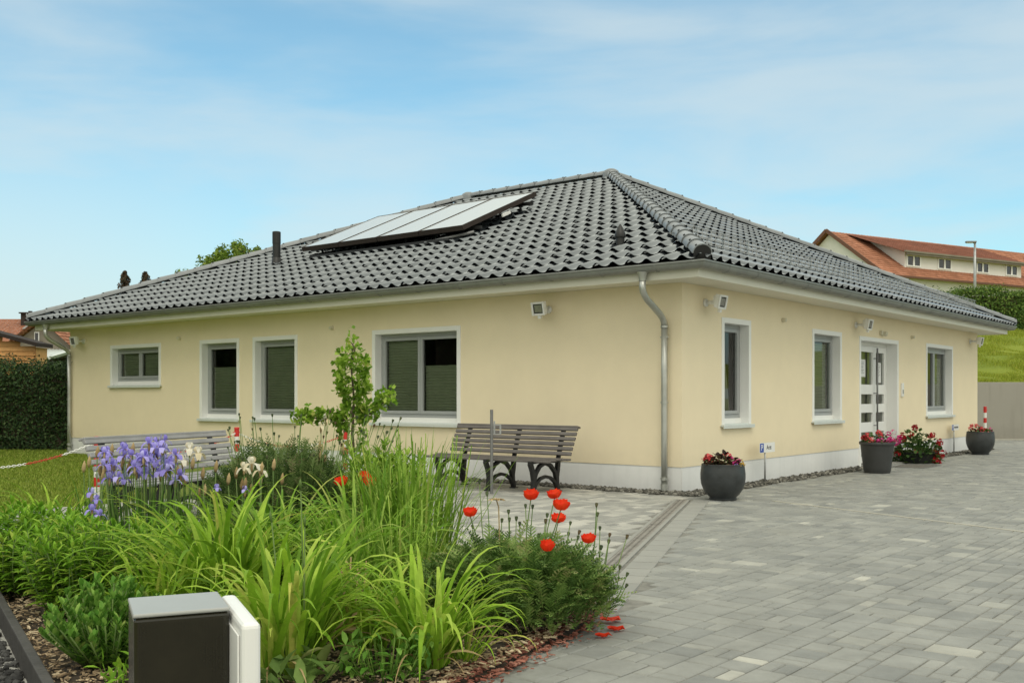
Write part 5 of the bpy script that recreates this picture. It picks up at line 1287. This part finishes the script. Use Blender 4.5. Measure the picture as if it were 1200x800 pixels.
# tall upright grass-like plant in the middle
def upright(name, label, u, d, n, h, w, rad, mt, cat, stalks=0, stalk_h=1.0, group=None, th=.16, dr=.55):
    t = thing(name, label, cat, (px(u,d), d, GZ), 0, group); g, k = MB(), MB()
    for _ in range(n):
        a = rnd.random()*6.28; r_ = rad*math.sqrt(rnd.random()); strap(g, r_*math.cos(a), r_*math.sin(a), 0, a+rnd.gauss(0,.5), h*rnd.uniform(.55,1.05), w*rnd.uniform(.7,1.2), abs(rnd.gauss(0,th)), rnd.random()*dr, 7, 2.2)
    g.build('leaves', mt, t, True)
    for _ in range(stalks):
        a = rnd.random()*6.28; r_ = rad*math.sqrt(rnd.random()); q = Vector((r_*math.cos(a), r_*math.sin(a), 0)); tip = q*1.5+Vector((rnd.gauss(0,.04), rnd.gauss(0,.04), stalk_h*rnd.uniform(.75,1.05))); k.tube([q, q.lerp(tip,.5), tip], [.005,.004,.003], 5)
        for i in range(8):
            b = rnd.random()*6.28; small_leaf(k, q.lerp(tip, .25+.09*i), Vector((math.cos(b)*.6, math.sin(b)*.6, .8)), .12*(1.1-.09*i), .010, curl=.5)
    if stalks: k.build('leafy_stalks', mt, t, True)
    return t
upright('tall_grass_plant', 'tall light green upright plant in the middle of the bed left of the dark bench', 480, 6.7, 260, .98, .017, .27, 'tallgrass', 'perennial', 45, .95, th=.22, dr=1.5)
upright('tall_grass_plant', 'shorter leafy upright plant at the foot of the poppy, before the tall one', 470, 5.75, 110, .62, .013, .20, 'tallgrass', 'perennial', 26, .62, th=.25, dr=1.6)
# irises
def iris_flower(parent, p, s, mt, fall=1.0):
    g = MB(); a0 = rnd.random()*6.28
    for k in range(3):
        a = a0+k*2.094; d = Vector((math.cos(a), math.sin(a), 0)); sd = Vector((-math.sin(a), math.cos(a), 0)); vs = []
        for j in range(5):
            v = j/4; c = p+d*(s*(.12+.95*v))+Vector((0,0,1))*(s*(.35*math.sin(v*PI*.75)-.75*fall*v*v)); w_ = s*(.14+.62*math.sin(PI*min(1,v*.8+.08)))
            vs += [c-sd*w_*.5-Vector((0,0,s*.08*v)), c+Vector((0,0,s*.05)), c+sd*w_*.5-Vector((0,0,s*.08*v))]
        g.add(vs, [(3*j+i,3*j+i+1,3*j+i+4,3*j+i+3) for j in range(4) for i in range(2)])
        a += 1.047; d = Vector((math.cos(a), math.sin(a), 0)); sd = Vector((-math.sin(a), math.cos(a), 0)); vs = []
        for j in range(4):
            v = j/3; c = p+d*(s*(.08+.35*math.sin(v*PI*.8)))+Vector((0,0,s*(.1+.85*v))); w_ = s*(.15+.45*math.sin(PI*min(1,v*.85+.05))); vs += [c-sd*w_*.5, c+d*s*.08, c+sd*w_*.5]
        g.add(vs, [(3*j+i,3*j+i+1,3*j+i+4,3*j+i+3) for j in range(3) for i in range(2)])
    return g.build('flower', mt, parent, True)
def iris(label, u, d, nl, lh, blooms, mt, lw, size, rad, buds=0, group=None, fall=1.0):
    c = Vector((px(u,d), d, GZ)); t = thing('iris_clump', label, 'iris', c, 0, group); g, k, b_ = MB(), MB(), MB()
    for _ in range(nl):
        a = rnd.random()*6.28; r_ = rad*math.sqrt(rnd.random()); strap(g, r_*math.cos(a), r_*math.sin(a)*.7, 0, a+rnd.gauss(0,.4), lh*rnd.uniform(.6,1.1), lw*rnd.uniform(.8,1.2), abs(rnd.gauss(0,.14)), rnd.random()*.8, 7, 2.4)
    g.build('leaves', 'iris_leaf', t, True)
    for (uu, vv) in blooms:
        dd_ = d+rnd.uniform(-.22,.22); p = Vector((px(uu,dd_), dd_, pz(vv,dd_)))-c; q = Vector((max(-rad,min(rad,p.x*.8)), p.y*.6, 0)); k.tube([q, q.lerp(p,.5), p], [.005,.0045,.0035], 5)
        iris_flower(t, p, size*rnd.uniform(.85,1.15), mt, fall); b_.tube([p-Vector((0,0,.05)), p-Vector((0,0,.03)), p+Vector((0,0,.005))], [.004,.009,.006], 6)
    for _ in range(buds):
        p = Vector((rnd.uniform(-1,1)*rad*1.3, rnd.uniform(-.15,.15), lh*rnd.uniform(.95,1.3))); q = Vector((p.x*.8,p.y,0)); k.tube([q,p], [.005,.004], 5)
        b_.tube([p, p+Vector((0,0,.025)), p+Vector((.004,0,.055)), p+Vector((.006,0,.085))], [.006,.015,.013,.002], 7)
    k.build('stems', 'stem', t, True); b_.pieces('bud', 'dry', t, True); return t
bl = []
while len(bl) < 50:
    u = rnd.gauss(170,30); v = rnd.gauss(540,12)
    if 122 < u < 232 and 514 < v < 566: bl.append((u, v+abs(u-172)*.10-4))
iris('large clump of purple blue irises in front of the left bench', 172, 6.85, 230, .66, bl, 'purple', .011, .048, .32, buds=6, group='irises')
iris('few purple irises low at the left, left of the big purple clump', 110, 6.3, 40, .42, [(107,578),(113,586),(108,598),(116,604),(112,610)], 'purple', .010, .040, .09, group='irises')
iris('cream irises in front of the right end of the left bench', 228, 7.0, 42, .58, [(222,527),(232,532),(214,540)], 'cream', .026, .055, .12, buds=5, group='irises', fall=1.2)
iris('cream white irises beside the grey green shrub', 300, 7.2, 48, .55, [(295,544),(305,552),(286,549)], 'cream', .028, .058, .14, buds=7, group='irises', fall=1.2)
iris('faded iris with brown seed heads at the left end of the left bench', 112, 7.4, 30, .6, [], 'cream', .022, .05, .10, buds=6, group='irises')
iris('pale lilac iris low between the cream irises', 262, 7.05, 45, .5, [(287,574),(254,572),(205,592)], 'purple', .02, .035, .16, buds=5, group='irises')
iris('faded cream iris beside the ginkgo sapling', 385, 8.3, 20, .6, [(382,492),(376,500)], 'cream', .02, .05, .1, buds=8, group='irises')
# ginkgo sapling
GD = 8.5; gc_ = Vector((px(413,GD), GD, GZ)); t = thing('ginkgo_sapling', 'young ginkgo sapling with light green fan leaves before the wide window', 'tree', gc_, 0); g, k = MB(), MB()
ZG = lambda v: pz(v,GD)-GZ; XG = lambda u: px(u,GD)-gc_.x
trunk = [Vector((.02,0,0)), Vector((.02,.02,.5)), Vector((.0,0,.9)), Vector((.01,.01,1.2)), Vector((-.01,0,1.45)), Vector((.01,0,1.68))]
k.tube(trunk, [.017,.014,.012,.010,.007,.003], 8)
lb = [Vector((0,0,ZG(492))), Vector((XG(392),.03,ZG(492))), Vector((XG(365),.02,ZG(489))), Vector((XG(347),0,ZG(488)))]; rb = [Vector((0,0,ZG(490))), Vector((XG(432),-.03,ZG(486))), Vector((XG(447),-.02,ZG(474))), Vector((XG(458),0,ZG(463)))]; tb = [Vector((0,0,ZG(425))), Vector((XG(416),0,ZG(408))), Vector((XG(412),0,ZG(402)))]
for b in (lb, rb, tb): k.tube(b, [.009,.007,.005,.003][:len(b)], 6)
k.build('trunk', 'bark', t, True)
def fan(p, d, s):
    d = d.normalized(); u = rvec(); sd = d.cross(u).normalized(); n = sd.cross(d); vs = [p, p+d*s*.35]; m = 7; r_ = rnd.random()
    w_ = sd*.0012; g.add([p-w_, p+w_, p+d*s*.35+w_, p+d*s*.35-w_], [(0,1,2,3)], r_); b = p+d*s*.35; vs = [b]
    for i in range(m+1):
        a = (i/m-.5)*2.1; rr = s*.68*(1-.10*(i % 2)-(.22 if i == m//2 else 0)); vs.append(b+d*rr*math.cos(a)+sd*rr*math.sin(a)+n*s*.10*math.cos(a*3+1))
    g.add(vs, [(0,i,i+1) for i in range(1, m+1)], r_)
def along_pts(pts, s):
    f = s*(len(pts)-1); i = min(int(f), len(pts)-2); return pts[i].lerp(pts[i+1], f-i)
for b, n, sp in ((lb, 190, .055), (rb, 160, .075), (tb, 24, .06)):
    for _ in range(n):
        p = along_pts(b, rnd.uniform(.12,1)); fan(p+Vector((rnd.gauss(0,.02),rnd.gauss(0,.03),rnd.gauss(.01,sp*.5))), Vector((rnd.gauss(0,.7),rnd.gauss(-.3,.7),rnd.gauss(.35,.6))), rnd.uniform(.045,.07))
for v0, v1, n, sp in ((408,425,40,.07),(420,460,260,.095),(455,485,110,.05),(482,503,90,.075),(505,545,45,.06)):
    for _ in range(n):
        z = ZG(rnd.uniform(v0,v1)); a = rnd.random()*6.28; r_ = sp*math.sqrt(rnd.random())*1.25; fan(Vector((r_*math.cos(a)+.0,r_*math.sin(a),z)), Vector((math.cos(a),math.sin(a)-.2,rnd.gauss(.1,.6))), rnd.uniform(.05,.075))
g.build('leaves', 'ginkgo', t)
# leafy green plant between ginkgo and tall grass
phlox('leafy green bush between the ginkgo sapling and the tall upright plant', 450, 7.7, 55, .84, .34, ll=.11, lw=.032, mt='ginkgo')
# low leafy weeds between the front daylilies
def weed(label, u, d, n, h, rad, mt='sedum', ll=.07, lw=.026):
    t = thing('leafy_weed', label, 'plant', (px(u,d), d, GZ), 0, 'low leafy plants on the bark chips'); g = MB()
    for _ in range(n):
        a = rnd.random()*6.28; r_ = rad*math.sqrt(rnd.random()); p = Vector((r_*math.cos(a), r_*math.sin(a), h*rnd.random())); d_ = rvec(.4); small_leaf(g, p, d_, ll*rnd.uniform(.6,1.2), lw*rnd.uniform(.7,1.2)); g.tube([Vector((p.x*.6,p.y*.6,0)), p], .0016, 4)
    g.build('foliage', mt, t, True)
weed('low dark leafy plant at the bottom between the two front daylilies', 452, 4.42, 130, .20, .20); weed('low leafy plant at the foot of the sedum beside the smoked box', 140, 4.3, 34, .10, .10, 'phlox', .08, .024)
weed('large dull green leaves at the bottom beside the box housing', 352, 4.3, 30, .10, .16, 'poppy_leaf', .13, .07)
upright('dry_grass_tuft', 'thin dry brownish grass tuft between the middle and front daylilies', 402, 5.1, 50, .40, .004, .10, 'dry', 'grass', 8, .4)
# fallen petals
for u, v, s, lab in ((714,728,.06,'largest fallen red poppy petal beside the poppy plant'),(722,739,.045,'fallen red poppy petal farthest out on the paving'),(707,747,.038,'small fallen red poppy petal nearest the camera')):
    g = MB(); p = gp(u,v); vs = []; m = 9
    for j in range(4):
        for i in range(m): a = 2*PI*i/m; rr = s*(j+.3)/3.3*rnd.uniform(.75,1.1); vs.append((p.x+rr*math.cos(a)*1.2, p.y+rr*math.sin(a)*.8, .006+.022*(j/3)**1.5*abs(math.sin(a*2+j))))
    g.add(vs, [(j*m+i, j*m+(i+1)%m, (j+1)*m+(i+1)%m, (j+1)*m+i) for j in range(3) for i in range(m)]+[tuple(range(m))]); o = g.build('fallen_petal', 'poppy', None, True); tag(o, lab, 'petal', 'fallen poppy petals')
# pot plants
def umbel(parent, p, s, mt, n=14, name='flower'):
    g = MB()
    for _ in range(n):
        d = rvec(.25); c = p+d*s*rnd.uniform(.55,1.0); sd = d.cross(rvec()).normalized(); u2 = d.cross(sd); m = 5; r_ = s*.42; vs = [c]
        for i in range(m*2): a = PI*i/m; rr = r_*(1 if i % 2 else .55); vs.append(c+sd*rr*math.cos(a)+u2*rr*math.sin(a)+d*r_*.25)
        g.add(vs, [(0,i,i % (m*2)+1) for i in range(1, m*2+1)])
    return g.build(name, mt, parent, True)
def pot_plant(name, label, cat, loc, rad, h, nleaf, leafm, flowers, ls=.07, group=None):
    t = thing(name, label, cat, loc, 0, group); g, k = MB(), MB()
    for _ in range(nleaf):
        a = rnd.random()*6.28; r_ = rad*math.sqrt(rnd.random()); p = Vector((r_*math.cos(a), r_*math.sin(a), h*rnd.random()*(1-.5*(r_/rad)**2))); small_leaf(g, p, rvec(.5)+Vector((math.cos(a),math.sin(a),0))*.5, ls*rnd.uniform(.6,1.2), ls*.75, fold=.12); 
        if rnd.random() < .3: k.tube([Vector((p.x*.5,p.y*.5,-.02)), p], .003, 4)
    g.build('foliage', leafm, t, True)
    for (x, y, z, s, mt, n) in flowers: umbel(t, Vector((x,y,z)), s, mt, n); k.tube([Vector((x*.5,y*.5,0)), Vector((x,y,z))], .003, 4)
    k.build('stems', 'stem', t, True); return t
fl = [(-.20,-.08,.13,.045,'coral',12),(-.17,-.12,.10,.04,'coral',12),(-.23,-.02,.09,.035,'redflower',10),(.05,-.10,.13,.04,'coral',12),(.09,-.08,.12,.04,'pink',12),(.03,.05,.14,.035,'coral',10),(.10,-.14,.05,.035,'pink',12),(.15,-.12,.06,.035,'pink',12),(.18,-.06,.07,.03,'pink',10),(.12,-.18,.02,.028,'purple',10),(.20,-.12,.03,.026,'yellow',12),(.23,-.06,.03,.028,'yellow',12),(.22,-.02,.05,.028,'yellow',10),(.17,-.17,.02,.024,'yellow',10)]
pot_plant('potted_begonia', 'bronze leaved begonia with coral, pink and yellow flowers in the corner pot', 'flowers', pot1+Vector((0,0,.40)), .21, .15, 190, 'bronze', fl, .075, 'flowers growing in the dark pots')
fl = [(-.22+.06*rnd.random(), rnd.uniform(-.2,.1), rnd.uniform(.06,.17), .05, 'coral' if rnd.random() < .5 else 'redflower', 14) for _ in range(8)]+[(rnd.uniform(-.05,.28), rnd.uniform(-.26,0), rnd.uniform(.0,.16), .048, 'pink', 14) for _ in range(20)]+[(-.02,-.12,.19,.05,'coral',14),(.02,-.1,.15,.05,'coral',14),(.24,-.05,.19,.045,'pink',12)]
pot_plant('potted_petunia', 'pink and red petunias overflowing the pot before the door', 'flowers', pot2+Vector((0,0,.47)), .24, .17, 150, 'geranium', fl, .06, 'flowers growing in the dark pots')
fl = [(rnd.uniform(-.26,.02), rnd.uniform(-.2,.1), rnd.uniform(.03,.17), .048, 'coral', 14) for _ in range(12)]+[(rnd.uniform(.05,.26), rnd.uniform(-.2,.1), rnd.uniform(.02,.10), .035, 'pink' if rnd.random() < .5 else 'coral', 9) for _ in range(7)]
pot_plant('potted_geranium', 'coral geraniums in the far round pot', 'flowers', pot3+Vector((0,0,.45)), .24, .12, 150, 'geranium', fl, .06, 'flowers growing in the dark pots')
gl = Vector((px(1074,19.3),19.3,0)); k_ = 19.3/FPX
fl = [((u-1074)*k_, rnd.uniform(-.3,-.05), pz(v,19.2)-.02, s, 'redflower', 20) for u, v, s in ((1070,500,.07),(1052,509,.07),(1054,512,.07),(1065,508,.055),(1084,509,.06),(1087,508,.06),(1095,516,.07),(1097,520,.07),(1094,529,.08),(1099,530,.08),(1090,535,.08),(1091,540,.08),(1070,527,.07),(1064,538,.07),(1048,530,.06),(1072,535,.06))]
t = pot_plant('geranium_bush', 'dark leaved geranium bush with deep red flowers beside the entrance door', 'flowers', gl, .44, .62, 620, 'geranium', fl, .10)
g = MB(); g.lathe([(.0,.002),(.26,0),(.30,.03),(.36,.20),(.38,.205),(.37,.19),(.0,.17)], 24); tag(g.build('planter_bowl', 'pot_plastic', None, True, gl), 'low dark bowl under the deep red geranium bush', 'planter')

# ================================================================== LIGHT, SKY, CAMERA
SUN_AZ_DIR = Vector((.12,-1.0,0)).normalized(); EL = R(54)
w = bpy.data.worlds.new('World'); S.world = w; w.use_nodes = True; nt = w.node_tree; N, L = nt.nodes, nt.links
bg = N['Background']; bg.inputs['Strength'].default_value = 0.12
sky = N.new('ShaderNodeTexSky'); sky.sky_type = 'NISHITA'; sky.sun_disc = False; sky.sun_elevation = EL
sky.sun_rotation = math.atan2(SUN_AZ_DIR.x, SUN_AZ_DIR.y); sky.air_density = 1.0; sky.dust_density = 1.5; sky.ozone_density = 1.5
tc = N.new('ShaderNodeTexCoord'); mp = N.new('ShaderNodeMapping'); mp.inputs['Scale'].default_value = (1.0, 1.0, 4.6); mp.inputs['Rotation'].default_value = (0, R(8), R(20)); mp.inputs['Location'].default_value = (.25, 0, .1)
L.new(tc.outputs['Generated'], mp.inputs['Vector'])
n1 = N.new('ShaderNodeTexNoise'); n1.inputs['Scale'].default_value = 2.3; n1.inputs['Detail'].default_value = 7; n1.inputs['Roughness'].default_value = .5; n1.inputs['Distortion'].default_value = .25
L.new(mp.outputs['Vector'], n1.inputs['Vector'])
def ramp(src, f0, f1, t0, t1):
    m = N.new('ShaderNodeMapRange'); m.interpolation_type = 'SMOOTHSTEP'
    for nm, v in (('From Min', f0), ('From Max', f1), ('To Min', t0), ('To Max', t1)): m.inputs[nm].default_value = v
    L.new(src, m.inputs['Value']); return m.outputs['Result']
def fmath(op, a, b):
    m = N.new('ShaderNodeMath'); m.operation = op
    for i, v in enumerate((a, b)):
        if isinstance(v, (int, float)): m.inputs[i].default_value = v
        else: L.new(v, m.inputs[i])
    return m.outputs[0]
sep = N.new('ShaderNodeSeparateXYZ'); L.new(tc.outputs['Generated'], sep.inputs[0])
wisp = ramp(n1.outputs['Fac'], .34, .66, .12, .66)                     # thin veils in front
low = fmath('MULTIPLY', ramp(sep.outputs['X'], .10, -.45, .0, .85), ramp(sep.outputs['Z'], .36, .02, .0, 1))   # paler low down at the left
high = ramp(sep.outputs['Z'], .35, .50, 0, 1)                         # closed white cover overhead and behind
back = ramp(sep.outputs['Y'], .35, -.25, 0, 1)
fac = fmath('MAXIMUM', fmath('MAXIMUM', wisp, low), fmath('MAXIMUM', high, back))
tint = N.new('ShaderNodeMix'); tint.data_type = 'RGBA'; tint.blend_type = 'MULTIPLY'; tint.inputs[0].default_value = 1; L.new(sky.outputs['Color'], tint.inputs[6]); tint.inputs[7].default_value = (0.86, 1.36, 1.28, 1)
cl = N.new('ShaderNodeMix'); cl.data_type = 'RGBA'; L.new(fmath('MAXIMUM', high, fmath('MULTIPLY', back, .8)), cl.inputs[0]); cl.inputs[6].default_value = (4.9, 5.5, 5.6, 1); cl.inputs[7].default_value = (8.4, 8.4, 7.2, 1)
fac = fmath('MAXIMUM', fac, ramp(sep.outputs['Z'], .30, .0, 0, .42))
mx = N.new('ShaderNodeMix'); mx.data_type = 'RGBA'; L.new(fac, mx.inputs[0]); L.new(tint.outputs[2], mx.inputs[6]); L.new(cl.outputs[2], mx.inputs[7])
L.new(mx.outputs[2], bg.inputs['Color'])
sl_ = bpy.data.lights.new('sun', 'SUN'); sl_.energy = 1.0; sl_.angle = R(28); sl_.color = (1, .93, .80)
so = bpy.data.objects.new('sun', sl_); COL.objects.link(so); sdir = Vector((SUN_AZ_DIR.x*math.cos(EL), SUN_AZ_DIR.y*math.cos(EL), math.sin(EL)))
so.rotation_euler = sdir.to_track_quat('Z', 'Y').to_euler(); so.location = sdir*60
cam = bpy.data.cameras.new('camera'); co = bpy.data.objects.new('camera', cam); COL.objects.link(co); S.camera = co
co.location = (0,0,CAMH); co.rotation_euler = (PI/2,0,0); cam.sensor_width = 36; cam.lens = 36*FPX/1200; cam.shift_y = (HY0-400)/1200; cam.clip_start = .05; cam.clip_end = 2000
S.view_settings.view_transform = 'Standard'; S.view_settings.look = 'None'; S.view_settings.exposure = 0.26; S.view_settings.gamma = 1; S.view_settings.use_curve_mapping = False
S.render.resolution_x = 1024; S.render.resolution_y = 682
S.cycles.max_bounces = 8; S.cycles.transparent_max_bounces = 12
